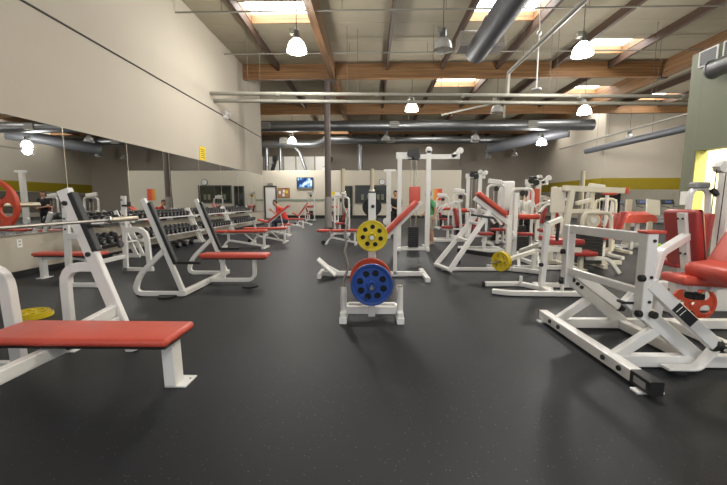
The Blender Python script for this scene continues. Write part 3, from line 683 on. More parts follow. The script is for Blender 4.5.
# adjustable benches along the dumbbell row
def adj_bench(hx, y, h, L, ang, seat_ang, label):
    T = thing('adjustable_bench', label, 'bench', (hx + L / 2, y, 0))
    c, s = math.cos(math.radians(ang)), math.sin(math.radians(ang))
    a, b = V((hx, y, h)), V((hx + c * L, y, h + s * L)); mid = (a + b) / 2
    pad(T, 'back_pad', 'red', mid + V((-s, 0, c)) * 0.05, (L, 0.29, 0.07), rotxz(-ang))
    bar(T, 'back_beam', 'white', [a, b - (b - a) * 0.08], 0.05, 0.05, normal=(0, 1, 0))
    cs, ss = math.cos(math.radians(seat_ang)), math.sin(math.radians(seat_ang))
    pad(T, 'seat_pad', 'red', (hx - 0.04 - cs * 0.20, y, h + 0.05 + ss * 0.20), (0.40, 0.29, 0.07), rotxz(seat_ang))
    bar(T, 'seat_beam', 'white', [(hx, y, h), (hx - cs * 0.36, y, h + ss * 0.36)], 0.05, 0.05, normal=(0, 1, 0))
    xr = hx + max(0.75, c * L) - 0.05
    bar(T, 'pivot_post', 'white', [(hx, y, 0.2), (hx, y, h)], 0.06, 0.06, normal=(0, 1, 0))
    bar(T, 'spine', 'white', [(hx - 0.15, y, 0.05), (hx - 0.02, y, 0.24), (xr, y, 0.06)], 0.055, 0.06, 0.12, normal=(0, 1, 0))
    t = 0.42 if ang < 12 else 0.55
    bar(T, 'strut', 'white', [(hx + c * L * 0.72, y, 0.14), (hx + c * L * t, y, h + s * L * t - 0.02)], 0.035, 0.035, normal=(0, 1, 0))
    if ang < 12: bar(T, 'end_post', 'white', [(xr - 0.03, y, 0.05), (xr - 0.03, y, h)], 0.065, 0.06, normal=(0, 1, 0))
    bar(T, 'foot', 'white', [(xr, y - 0.28, 0.03), (xr, y + 0.28, 0.03)], 0.08, 0.06)
    bar(T, 'foot', 'white', [(hx - 0.15, y - 0.2, 0.03), (hx - 0.15, y + 0.2, 0.03)], 0.07, 0.06)
    disc(T, 'wheel', 'black', (hx - 0.24, y - 0.1, 0.07), (0, 1, 0), 0.07, 0.04)
    return T
adj_bench(-4.28, 10.6, 0.45, 1.15, 1, 0, 'red adjustable bench laid flat with angled white frame beside the dumbbells')
adj_bench(-3.85, 12.0, 0.43, 1.0, 1, 0, 'red adjustable bench laid flat behind another flat adjustable bench')
adj_bench(-4.12, 14.3, 0.52, 1.10, 38, 14, 'red adjustable bench raised to an incline where a man in red sits')
adj_bench(-4.35, 18.6, 0.42, 0.85, 1, 0, 'red flat adjustable bench between the seated man and brown pillar')
adj_bench(-4.25, 21.0, 0.50, 0.95, 54, 25, 'red adjustable bench with steep raised back beneath the television')

# ================================================================ CENTRE
# weight tree
T = thing('weight_tree', 'white plate tree holding yellow, blue and red plates with bar holders', 'weight rack', (0, 4.15, 0))
bar(T, 'post', 'white', [(0, 4.15, 0.05), (0, 4.15, 1.49)], 0.085, 0.085, normal=(0, 1, 0))
for s in (-1, 1):
    bar(T, 'foot', 'white', [(s * 0.33, 3.98, 0.035), (s * 0.33, 4.62, 0.035)], 0.085, 0.07)
    obox(T, 'foot_wedge', 'white', (s * 0.33, 4.08, 0.08), (0.07, 0.16, 0.10), None, 0.01)
    tube(T, 'bar_holder', 'white', [(s * 0.33, 4.12, 0.05), (s * 0.33, 4.12, 0.42)], 0.037, n=14)
    tube(T, 'holder_rim', 'chrome', [(s * 0.33, 4.12, 0.415), (s * 0.33, 4.12, 0.424)], 0.041, n=14)
bar(T, 'base_crossbar', 'white', [(-0.30, 4.15, 0.12), (0.30, 4.15, 0.12)], 0.07, 0.09)
bar(T, 'rear_crossbar', 'white', [(-0.30, 4.56, 0.06), (0.30, 4.56, 0.06)], 0.06, 0.06)
tube(T, 'bar_holder', 'white', [(0, 4.56, 0.05), (0, 4.56, 0.40)], 0.037, n=14)
for z, y0, y1 in ((1.02, 3.72, 4.35), (0.505, 3.64, 4.5)):
    tube(T, 'plate_peg', 'chrome', [(0, y0, z), (0, y1, z)], 0.022, n=12)
tube(T, 'plate_peg', 'chrome', [(0, 4.18, 1.33), (0, 4.48, 1.33)], 0.022, n=12)
bolt(T, 'black', (0.01, 4.10, 1.34), (0, 1, 0), 0.02, 0.03)
bar(T, 'top_cap', 'black', [(0, 4.15, 1.49), (0, 4.15, 1.50)], 0.085, 0.085, normal=(0, 1, 0))
plate('yellow_iron', (0, 3.93, 1.02), (0, 1, 0), 0.172, 0.042, 'yellow round holed plate on upper peg of the plate tree')
plate('blue_iron', (0, 3.80, 0.505), (0, 1, 0), 0.228, 0.06, 'large blue round holed plate on lower peg of the plate tree', holes=8, hr=0.036, hc=0.132)
plate('black_iron', (0, 3.86, 0.505), (0, 1, 0), 0.19, 0.03, 'added dark disc as shade in the holes of the blue plate on plate tree', holes=0)  # added dark disc stands in for shade seen through the blue plate
plate('black_iron', (0, 3.985, 1.02), (0, 1, 0), 0.155, 0.03, 'added dark disc as shade in the holes of the yellow plate on the tree', holes=0)  # another added disc, darkens the yellow plate holes in place of shade
plate('red_iron', (-0.012, 4.02, 0.525), (0, 1, 0), 0.236, 0.05, 'red plate behind the blue one on the plate tree', holes=8, hr=0.036, hc=0.132)
plate('black_iron', (0, 4.32, 1.33), (0, 1, 0), 0.115, 0.04, 'small black plate on back of the plate tree top', holes=0)
def curl_bar(x, y, z0, z1, wave, label):
    T = thing('curl_bar', label, 'barbell', (x, y, z0))
    tube(T, 'lower_sleeve', 'sleeve_steel', [(x, y, z0), (x, y, z0 + 0.26)], 0.024, n=12)
    tube(T, 'upper_sleeve', 'sleeve_steel', [(x, y, z1 - 0.26), (x, y, z1)], 0.024, n=12)
    for z in (z0 + 0.27, z1 - 0.27): disc(T, 'collar', 'chrome', (x, y, z), (0, 0, 1), 0.036, 0.03, 14)
    L = z1 - z0 - 0.56; a = z0 + 0.28
    pts = [(x, y, a)] + [(x + wave * s, y, a + L * t) for t, s in ((0.12, 0), (0.25, 1), (0.42, 0.2), (0.5, 0.7), (0.58, 0.2), (0.75, 1), (0.88, 0))] + [(x, y, a + L)]
    tube(T, 'shaft', 'steel', pts, 0.014, 0.03, normal=(0, 1, 0))
curl_bar(-0.33, 4.12, 0.07, 1.76, 0.06, 'steel curl bar standing upright in a foot holder of the plate tree')
curl_bar(0.0, 4.56, 0.07, 1.80, 0.05, 'steel curl bar standing upright behind the plate tree post')

# 45 degree bench behind the tree
T = thing('hyperextension_bench', 'white steel bench with one long red pad slanting up behind plate tree', 'bench', (0, 6.6, 0))
bar(T, 'base_rail', 'white', [(-0.95, 6.6, 0.06), (0.97, 6.6, 0.06)], 0.07, 0.08)
bar(T, 'foot', 'white', [(0.97, 6.12, 0.04), (0.97, 7.05, 0.04)], 0.085, 0.08)
for y in (6.16, 7.0): box(T, 'foot_pad', 'rubber', (0.93, y - 0.04, 0), (1.01, y + 0.04, 0.012), 0.003)
bar(T, 'foot', 'white', [(-0.95, 6.35, 0.05), (-0.95, 6.85, 0.05)], 0.07, 0.09)
bar(T, 'post', 'white', [(0.43, 6.6, 0.05), (0.43, 6.6, 0.96)], 0.07, 0.07, normal=(0, 1, 0))
bar(T, 'pad_beam', 'white', [(0.02, 6.6, 0.50), (0.90, 6.6, 1.38)], 0.08, 0.06, normal=(0, 1, 0))
ang = 45
pad(T, 'pad', 'red', (0.40, 6.6, 0.98), (1.16, 0.30, 0.085), rotxz(-45))
obox(T, 'foot_platform', 'white', (-0.83, 6.5, 0.20), (0.44, 0.30, 0.03), rotxz(42), 0.006)
bar(T, 'platform_strut', 'white', [(-0.62, 6.6, 0.08), (-0.84, 6.6, 0.20)], 0.05, 0.05, normal=(0, 1, 0))
bar(T, 'lower_strut', 'white', [(0.05, 6.6, 0.52), (-0.12, 6.6, 0.08)], 0.06, 0.05, normal=(0, 1, 0))

# cable tower
def cable_tower(x, y, w, h, arm, label, pad_=True, mir=1):
    T = thing('cable_tower', label, 'gym machine', (x, y, 0))
    xl, xr = x - w / 2, x + w / 2
    bar(T, 'post', 'white', [(xl, y, 0.0), (xl, y, h - 0.16)], 0.12, 0.10, normal=(0, 1, 0))
    bar(T, 'post', 'white', [(xr, y, 0.0), (xr, y, h)], 0.13, 0.10, normal=(0, 1, 0))
    bar(T, 'base_rail', 'white', [(xl - 0.05, y, 0.05), (xr + 0.05, y, 0.05)], 0.09, 0.10)
    for xx in (xl, xr): bar(T, 'base_foot', 'white', [(xx, y - 0.25, 0.045), (xx, y + 0.7, 0.045)], 0.09, 0.09)
    bar(T, 'top_plate', 'white', [(xl - 0.10, y, h - 0.13), (xl + 0.32, y, h - 0.13)], 0.06, 0.18)
    bar(T, 'arm', 'white', [(xr - 0.28, y, h - 0.16), (xr + arm, y, h - 0.16)], 0.07, 0.13)
    bar(T, 'arm_tip', 'white', [(xr + arm - 0.22, y, h - 0.16), (xr + arm, y, h + 0.0)], 0.12, 0.07, normal=(0, 1, 0))
    disc(T, 'arm_pulley', 'white', (xr + arm, y - 0.02, h + 0.0), (0, 1, 0), 0.09, 0.06)
    disc(T, 'post_cap', 'white', (xr, y, h + 0.02), (0, 1, 0), 0.09, 0.10)
    for dx, dz in ((-0.10, 0.02), (0.06, -0.05)):
        disc(T, 'top_pulley', 'black', (x + dx, y - 0.06, h - 0.10 + dz), (0, 1, 0), 0.10, 0.05)
    box(T, 'pulley_bracket', 'black', (x - 0.16, y - 0.02, h - 0.24), (x + 0.13, y + 0.03, h + 0.06), 0.01)
    n = 11; ww = min(0.15, w * 0.18)
    for i in range(n):
        box(T, 'stack_plate', 'black_iron', (x - ww, y - 0.09, 0.10 + 0.052 * i), (x + ww, y + 0.09, 0.148 + 0.052 * i), 0.003)
    for s in (-0.08, 0.08): tube(T, 'guide_rod', 'chrome', [(x + s, y, 0.10), (x + s, y, h - 0.14)], 0.012, n=8)
    tube(T, 'cable', 'black', [(x, y - 0.03, 0.68), (x, y - 0.03, h - 0.16)], 0.006, n=6)
    if pad_: pad(T, 'shroud_pad', 'red', (x + 0.02, y - 0.10, 1.50), (0.31, 0.06, 0.60))
    tube(T, 'cable', 'black', [(xr + arm, y - 0.06, h - 0.06), (xr + arm, y - 0.06, h - 0.42)], 0.006, n=6)
    return T
cable_tower(1.17, 10.25, 0.80, 2.78, 0.86, 'tall white cable tower with black weight stack behind the slanting red pad')
cable_tower(4.0, 14.4, 0.46, 2.50, 0.20, 'tall white two post pulley tower behind the T bar row', False)
cable_tower(5.35, 12.2, 0.35, 2.15, 0.3, 'white pulley tower with short top arm in front of mustard wall', True)
T = thing('cable_column', 'single pale upright cable column behind the tall cable tower', 'gym machine', (0.62, 14, 0))
bar(T, 'column', 'white', [(0.64, 14, 0), (0.64, 14, 2.55)], 0.17, 0.14, normal=(0, 1, 0)); bar(T, 'top_bar', 'white', [(0.45, 14, 2.55), (0.9, 14, 2.55)], 0.08, 0.10)
bar(T, 'base_foot', 'white', [(0.64, 13.5, 0.04), (0.64, 14.6, 0.04)], 0.12, 0.08); disc(T, 'low_pulley', 'white', (0.55, 13.9, 0.62), (0, 1, 0), 0.13, 0.07)

# T bar row
T = thing('t_bar_row', 'white T bar row with slanted ladder footrest, red chest pad and yellow plates', 'gym machine', (2.2, 7.2, 0))
ra, rb = [V((1.34, 7.52, 0.05)), V((2.22, 7.42, 1.24))], [V((1.50, 6.90, 0.05)), V((2.26, 7.02, 1.20))]
for r in (ra, rb): bar(T, 'ladder_rail', 'white', r, 0.09, 0.06, normal=(0, 1, 0))
for t, w in ((0.02, 0.09), (0.50, 0.07), (0.78, 0.07), (0.98, 0.07)):
    bar(T, 'ladder_rung', 'white', [ra[0].lerp(ra[1], t), rb[0].lerp(rb[1], t)], w, 0.05)
bar(T, 'chest_beam', 'white', [(2.02, 7.2, 1.46), (2.74, 7.2, 0.93)], 0.09, 0.09, normal=(0, 1, 0))
pad(T, 'chest_pad', 'red', (2.345, 7.2, 1.345), (0.70, 0.28, 0.085), rotxz(37))
bar(T, 'post', 'white', [(2.72, 7.2, 0.02), (2.72, 7.2, 1.12)], 0.10, 0.08, normal=(0, 1, 0))
tube(T, 'handle', 'black', [(2.02, 7.0, 1.12), (2.32, 6.95, 1.08)], 0.022); tube(T, 'handle', 'black', [(2.02, 7.4, 1.12), (2.32, 7.45, 1.08)], 0.022)
bar(T, 'base_rail', 'white', [(2.40, 7.45, 0.05), (3.25, 6.85, 0.05)], 0.08, 0.08); bar(T, 'base_rail', 'white', [(1.42, 7.2, 0.04), (2.72, 7.2, 0.04)], 0.07, 0.06)
bar(T, 'lever_arm', 'white', [(3.2, 7.1, 0.42), (2.42, 6.46, 0.34)], 0.07, 0.07)
tube(T, 'load_sleeve', 'steel', [(2.46, 6.48, 0.34), (2.02, 6.14, 0.34)], 0.024, n=12)
bar(T, 'lever_post', 'white', [(3.2, 7.1, 0.03), (3.2, 7.1, 0.46)], 0.07, 0.07, normal=(0, 1, 0))
bar(T, 'lever_beam', 'black', [(1.95, 8.1, 0.30), (2.62, 7.35, 0.28)], 0.08, 0.09)
bar(T, 'beam_support', 'black', [(1.97, 8.08, 0.0), (1.97, 8.08, 0.32)], 0.06, 0.06, normal=(0, 1, 0))
dd = V((0.79, 0.61, 0)).normalized(); pc = V((2.27, 6.333, 0.34))
plate('yellow_iron', pc, dd, 0.175, 0.045, 'outer yellow plate on the T bar row sleeve', holes=6, hr=0.03)
plate('yellow_iron', pc + dd * 0.055, dd, 0.175, 0.045, 'inner yellow plate on the T bar row sleeve', holes=6, hr=0.03)

# seated calf machine with skids
T = thing('seated_calf_machine', 'white machine with two long floor skids and small dark red seat', 'gym machine', (2.6, 5.5, 0))
bar(T, 'skid', 'white', [(1.83, 5.38, 0.045), (2.05, 5.26, 0.045), (3.30, 5.24, 0.045)], 0.08, 0.07, 0.15)
bar(T, 'skid', 'white', [(1.86, 5.86, 0.045), (2.45, 5.88, 0.045), (2.75, 5.45, 0.045)], 0.08, 0.07, 0.1)
disc(T, 'rubber_end', 'rubber', (1.84, 5.86, 0.045), (1, 0, 0), 0.045, 0.03)
bar(T, 'rear_rail', 'white', [(2.65, 5.80, 0.045), (3.35, 5.80, 0.045)], 0.07, 0.07)
bar(T, 'post', 'white', [(2.66, 5.6, 0.03), (2.70, 5.6, 1.06)], 0.08, 0.08, normal=(0, 1, 0))
for y in (5.35, 5.75): bar(T, 'base_lug', 'white', [(2.4 if y > 5.5 else 2.85, y, 0.06), (2.4 if y > 5.5 else 2.85, y, 0.20)], 0.03, 0.06, normal=(0, 1, 0))
bar(T, 'base_crossbar', 'white', [(2.66, 5.24, 0.05), (2.66, 5.84, 0.05)], 0.08, 0.07)
bar(T, 'top_arm', 'white', [(2.70, 5.6, 1.04), (2.98, 5.75, 1.12)], 0.07, 0.07)
disc(T, 'post_cap', 'black', (2.70, 5.6, 1.065), (0, 0, 1), 0.035, 0.015)
tube(T, 'hand_grip', 'black', [(2.92, 5.72, 0.78), (2.93, 5.72, 1.12)], 0.026)
bar(T, 'seat_beam', 'white', [(2.68, 5.62, 0.66), (3.42, 5.95, 0.60)], 0.07, 0.08)
pad(T, 'seat_pad', 'dark_red', (2.97, 5.86, 0.75), (0.30, 0.30, 0.09)); pad(T, 'seat_pad', 'dark_red', (3.28, 5.96, 0.74), (0.28, 0.30, 0.09))
bar(T, 'seat_post', 'white', [(3.2, 5.8, 0.03), (3.2, 5.85, 0.62)], 0.07, 0.07, normal=(0, 1, 0))
o = bolt(T, 'black', (2.62, 5.56, 0.42), (1, 0, 0), 0.03, 0.05)

# ================================================================ RIGHT SIDE: MACHINES
# plate loaded lever machine nearest the camera
T = thing('plate_loaded_press', 'large white plate loaded lever machine with open square frame and red pads', 'gym machine', (2.6, 3.3, 0))
fb = bar(T, 'floor_beam', 'white', [(2.02, 2.50, 0.075), (2.02, 4.18, 0.075)], 0.095, 0.10)
bar(T, 'beam_end_cap', 'black', [(2.02, 2.46, 0.075), (2.02, 2.66, 0.075)], 0.099, 0.104)
bar(T, 'beam_end_cap', 'black', [(2.02, 4.17, 0.075), (2.02, 4.19, 0.075)], 0.097, 0.102)
box(T, 'cap_label', 'grey_plate', (1.968, 2.50, 0.05), (1.9704, 2.62, 0.10), 0)
for y in (2.56, 4.10):
    box(T, 'floor_tab', 'white', (1.93, y - 0.04, 0), (2.13, y + 0.04, 0.02), 0.004)
for y in (2.78, 2.98, 3.72, 3.90): bolt(T, 'black', (1.965, y, 0.08), (1, 0, 0), 0.022, 0.02)
for y, x1 in ((2.98, 4.3), (3.92, 4.3)):
    bar(T, 'base_rail', 'white', [(2.07, y, 0.06), (x1, y, 0.06)], 0.08, 0.10)
    bar(T, 'strut', 'white', [(2.12, y, 0.60), (2.78, y, 0.06)], 0.12, 0.07, normal=(0, 1, 0))
    bar(T, 'gusset_strut', 'white', [(2.06, y, 0.09), (2.42, y, 0.35)], 0.085, 0.065, normal=(0, 1, 0))
    box(T, 'strut_plate', 'black', (2.07, y - 0.042, 0.555), (2.24, y + 0.042, 0.575), 0.003)
    for t in (0.10, 0.17, 0.24):
        p = V((2.12, y, 0.60)).lerp(V((2.78, y, 0.06)), t); bolt(T, 'black', (p.x, y - 0.04, p.z), (0, 1, 0), 0.020, 0.02)
post_n = bar(T, 'frame_post', 'white', [(2.20, 2.90, 0.45), (2.20, 2.90, 1.145)], 0.085, 0.10, normal=(0, 1, 0))
post_f = bar(T, 'frame_post', 'white', [(2.12, 3.90, 0.50), (2.12, 3.90, 1.145)], 0.085, 0.10, normal=(0, 1, 0))
bar(T, 'frame_top', 'white', [(2.195, 2.94, 1.105), (2.12, 3.86, 1.105)], 0.055, 0.085)
bar(T, 'frame_bottom', 'white', [(2.195, 2.94, 0.66), (2.12, 3.86, 0.66)], 0.05, 0.065)
pad(T, 'post_cap_pad', 'red', (2.22, 2.90, 1.157), (0.15, 0.12, 0.026), bev=0.01)
for z in (1.09, 0.80, 0.60): bolt(T, 'black', (2.21, 2.845, z), (0, 1, 0), 0.013, 0.012)
for y, x, z in ((2.86, 2.145, 0.79), (2.86, 2.145, 0.50), (3.90, 2.065, 0.86), (3.90, 2.065, 0.53)): disc(T, 'rubber_stop', 'rubber', (x, y, z), (1, 0, 0), 0.028, 0.04, 14)
disc(T, 'rubber_stop', 'rubber', (2.24, 2.83, 0.50), (0, 1, 0), 0.03, 0.04, 14)
for y, p1 in ((2.86, V((2.76, 2.86, 0.255))), (3.78, V((2.62, 3.78, 0.30)))):
    p0 = V((2.22 if y < 3 else 2.14, y + 0.02, 0.745 if y < 3 else 0.66))
    lv = bar(T, 'lever_arm', 'white', [p0, p1], 0.10, 0.07, normal=(0, 1, 0))
    dv = (p1 - p0).normalized()
    if y < 3:
        a, b = p0 + dv * 0.26, p0 + dv * 0.46
        bar(lv, 'label_plate', 'label_black', [V((a.x, y - 0.041 + 0.02, a.z)), V((b.x, y - 0.041 + 0.01, b.z))], 0.085, 0.006, normal=(0, 1, 0))
        for k in range(4):
            q = a.lerp(b, 0.2 + 0.2 * k)
            bar(lv, 'label_line', 'paper', [V((q.x - 0.025, y - 0.0275, q.z - 0.02)), V((q.x + 0.020, y - 0.0275, q.z + 0.025))], 0.006, 0.002, normal=(0, 1, 0))
    disc(T, 'sleeve_collar', 'black', p1 + V((0.02, 0, -0.01)), (1, 0, -0.12), 0.055, 0.05, 18)
    tube(T, 'load_sleeve', 'chrome', [p1 + V((0.03, 0, -0.01)), p1 + V((0.42, 0, -0.05))], 0.026, n=14)
bar(T, 'stop_bracket', 'white', [(2.80, 2.87, 0.24), (2.66, 2.87, 0.045), (2.40, 2.87, 0.045)], 0.02, 0.10, 0.05, normal=(0, 1, 0))
disc(T, 'rubber_bumper', 'rubber', (2.50, 2.87, 0.02), (0, 0, 1), 0.06, 0.035, 18)
# pads and pad arms
bar(T, 'pad_arm', 'white', [(2.27, 2.93, 0.70), (2.36, 2.98, 0.98), (2.68, 3.12, 1.10)], 0.06, 0.07, 0.05, normal=(0.4, -0.9, 0))
bar(T, 'pad_bracket', 'white', [(2.735, 3.14, 0.76), (2.645, 3.14, 1.30)], 0.035, 0.085, normal=(0, 1, 0))
for z in (0.95, 1.25):
    for dy in (-0.025, 0.025): bolt(T, 'black', (2.632 if z > 1 else 2.682, 3.14 + dy, z), (1, 0, 0), 0.009, 0.014)
pad(T, 'chest_pad', 'dark_red', (2.735, 3.20, 1.08), (0.085, 0.35, 0.50), rotxz(-9.5), 0.03)
obox(T, 'pad_piping', 'black', (2.745, 3.20, 1.08), (0.012, 0.354, 0.504), rotxz(-9.5), 0.004)
pad(T, 'thigh_pad', 'red', (2.72, 2.86, 0.775), (0.70, 0.24, 0.075), rotxz(3), 0.03)
pad(T, 'seat_pad', 'red', (2.75, 2.70, 0.895), (0.56, 0.40, 0.13), rotxz(-8), 0.055)
pad(T, 'back_pad', 'red', (2.85, 2.70, 1.21), (0.11, 0.40, 0.74), rotxz(28), 0.045)
bar(T, 'seat_beam', 'white', [(2.50, 3.0, 0.71), (3.60, 3.0, 0.71)], 0.08, 0.07)
bar(T, 'seat_beam', 'white', [(2.55, 3.3, 0.64), (3.60, 3.3, 0.64)], 0.07, 0.06)
bar(T, 'seat_post', 'white', [(3.30, 3.0, 0.07), (3.30, 3.0, 0.70)], 0.10, 0.08, normal=(0, 1, 0))
bar(T, 'seat_post', 'white', [(2.72, 3.45, 0.08), (2.66, 3.3, 0.66)], 0.08, 0.07, normal=(0, 1, 0))
bar(T, 'cross_rail', 'white', [(2.74, 3.0, 0.06), (2.74, 3.9, 0.06)], 0.08, 0.09)
bar(T, 'cross_rail', 'white', [(3.30, 3.0, 0.06), (3.30, 3.9, 0.06)], 0.08, 0.09)
bar(T, 'back_strut', 'white', [(3.05, 2.96, 0.72), (3.12, 2.93, 1.25)], 0.06, 0.06, normal=(0, 1, 0))
for x in (2.60, 2.75): box(T, 'adjuster_block', 'white', (x, 2.92, 0.665), (x + 0.05, 3.06, 0.745), 0.006)
box(T, 'adjuster_grip', 'rubber', (2.60, 2.90, 0.60), (2.70, 3.0, 0.65), 0.01)
plate('red_iron', (3.72, 4.15, 0.225), (0.2, 1, 0.06), 0.225, 0.04, 'red plate leaning under the lever machine seat', holes=5, hr=0.055, hc=0.14)

# tall pulley machine in front of the lit yellow opening
T = thing('lat_machine', 'tall white pulley machine with rounded cam arm before the bright yellow opening', 'gym machine', (4.3, 4.7, 0))
bar(T, 'column', 'white', [(4.56, 4.66, 0), (4.56, 4.66, 1.75)], 0.34, 0.16, normal=(0, 1, 0))
bm = bmesh.new()
for i, (x, z, r) in enumerate(((4.12, 1.80, 0.075), (4.55, 1.86, 0.09))):
    pass
pr = [(x0, z0) for x0, z0 in ((4.14, 1.76), (4.12, 1.81), (4.16, 1.865), (4.22, 1.88), (4.85, 1.94), (4.85, 1.74), (4.19, 1.735))]
fr = [bm.verts.new((x, 4.44, z)) for x, z in pr]; bk = [bm.verts.new((x, 4.54, z)) for x, z in pr]
bm.faces.new(fr); bm.faces.new(bk[::-1])
for i in range(len(pr)): bm.faces.new((fr[i], fr[(i + 1) % len(pr)], bk[(i + 1) % len(pr)], bk[i]))
finish(bm, 'cam_arm', 'white', T)
disc(T, 'cam_bolt', 'black', (4.22, 4.43, 1.80), (0, 1, 0), 0.018, 0.02)
for x in (4.135, 4.25): tube(T, 'cable', 'black', [(x, 4.49, 1.78), (x - 0.02, 4.49, 0.75)], 0.005, n=6)
tube(T, 'arch', 'white', [(4.09, 4.8, 0.0), (4.12, 4.8, 1.56), (4.34, 4.8, 1.57), (4.38, 4.8, 1.0)], 0.035, 0.14, normal=(0, 1, 0))
box(T, 'arch_shroud', 'grey_plate', (4.12, 4.74, 1.56), (4.33, 4.86, 1.64), 0.02)
tube(T, 'arch_grip', 'black', [(4.345, 4.76, 1.55), (4.40, 4.72, 1.47)], 0.035)
for i in range(10): box(T, 'stack_plate', 'black_iron', (4.76, 4.6, 0.10 + 0.05 * i), (5.04, 4.78, 0.146 + 0.05 * i), 0.003)
for x in (4.83, 4.97): tube(T, 'guide_rod', 'chrome', [(x, 4.69, 0.1), (x, 4.69, 1.75)], 0.011, n=8)
pad(T, 'seat_pad', 'dark_red', (3.90, 4.62, 0.62), (0.34, 0.34, 0.08)); bar(T, 'seat_post', 'white', [(3.90, 4.62, 0.06), (3.90, 4.62, 0.58)], 0.08, 0.08, normal=(0, 1, 0))
pad(T, 'back_pad', 'dark_red', (4.12, 4.62, 1.0), (0.07, 0.30, 0.5), rotxz(6))
bar(T, 'base_rail', 'white', [(3.70, 4.62, 0.05), (5.08, 4.62, 0.05)], 0.09, 0.09); bar(T, 'base_foot', 'white', [(3.76, 4.3, 0.045), (3.76, 4.95, 0.045)], 0.08, 0.08)

# selector machines: round tube arch, weight stack, seat, roller pads
def selector(loc, label, w=0.56, h=1.9, face=1, roller=True, shroud=True, backpad=True, stackx=0.0, beige=False, rollz=1.02):
    x, y, _ = loc; wm = 'beige_paint' if beige else 'white'
    T = thing('selector_machine', label, 'gym machine', loc)
    tube(T, 'arch', wm, [(x - w / 2, y, 0.0), (x - w / 2, y, h), (x + w / 2, y, h), (x + w / 2, y, 0.0)], 0.042, 0.16, normal=(0, 1, 0))
    bar(T, 'base_rail', wm, [(x - w / 2 - 0.05, y, 0.05), (x + w / 2 + 0.05, y, 0.05)], 0.08, 0.08)
    for s in (-1, 1): bar(T, 'base_foot', wm, [(x + s * w / 2, y - 0.75, 0.045), (x + s * w / 2, y + 0.35, 0.045)], 0.08, 0.08)
    n = 12
    for i in range(n): box(T, 'stack_plate', 'black_iron', (x + stackx - 0.13, y - 0.07, 0.10 + 0.05 * i), (x + stackx + 0.13, y + 0.09, 0.146 + 0.05 * i), 0.003)
    for s in (-0.07, 0.07): tube(T, 'guide_rod', 'chrome', [(x + stackx + s, y, 0.1), (x + stackx + s, y, h)], 0.012, n=8)
    disc(T, 'top_pulley', 'black', (x + stackx, y - 0.02, h - 0.12), (0, 1, 0), 0.08, 0.04)
    tube(T, 'cable', 'black', [(x + stackx, y - 0.02, 0.7), (x + stackx, y - 0.02, h - 0.1)], 0.006, n=6)
    if shroud: obox(T, 'name_shroud', wm, (x - 0.05, y - 0.02, h + 0.10), (w * 0.8, 0.10, 0.16), Matrix.Rotation(0.12, 3, 'Y'), 0.02)
    bar(T, 'seat_post', wm, [(x - 0.05, y - 0.45, 0.05), (x - 0.05, y - 0.45, 0.46)], 0.08, 0.08, normal=(0, 1, 0))
    pad(T, 'seat_pad', 'dark_red', (x - 0.05, y - 0.45, 0.50), (0.36, 0.36, 0.08))
    if backpad:
        pad(T, 'back_pad', 'dark_red', (x - 0.05 - 0.2 * face, y - 0.42, 0.86), (0.08, 0.30, 0.52), rotxz(-18 * face))
        bar(T, 'back_post', wm, [(x - 0.05 - 0.22 * face, y - 0.42, 0.45), (x - 0.05 - 0.30 * face, y - 0.42, 1.1)], 0.05, 0.05, normal=(0, 1, 0))
    if roller:
        bar(T, 'roller_arm', wm, [(x - 0.02, y - 0.1, 1.10), (x - 0.02, y - 0.5, rollz)], 0.06, 0.06)
        tube(T, 'roller_pad', 'red', [(x - 0.30, y - 0.52, rollz), (x + 0.26, y - 0.52, rollz)], 0.075, n=16)
        tube(T, 'hand_grip', 'black', [(x - 0.40, y - 0.52, rollz), (x - 0.30, y - 0.52, rollz)], 0.025)
    return T
selector((3.36, 13.9, 0), 'white arch machine with red roller pad beside the tall cable tower', 0.50, 1.68, 1, rollz=1.06)
selector((4.06, 12.0, 0), 'white arch machine with tilted name shroud behind the T bar row post', 0.55, 1.92, -1, roller=False)
selector((4.26, 10.4, 0), 'white arch machine with red double rollers where a person in white sits', 0.60, 1.74, 1, shroud=False, backpad=False, rollz=0.98)
sm = selector((5.2, 14.2, 0), 'white machine with wide rounded shroud column between arch machines', 0.50, 1.95, 1, roller=False, shroud=False)
box(sm, 'column_shroud', 'white', (4.96, 14.0, 1.05), (5.46, 14.18, 2.16), 0.07, 3)
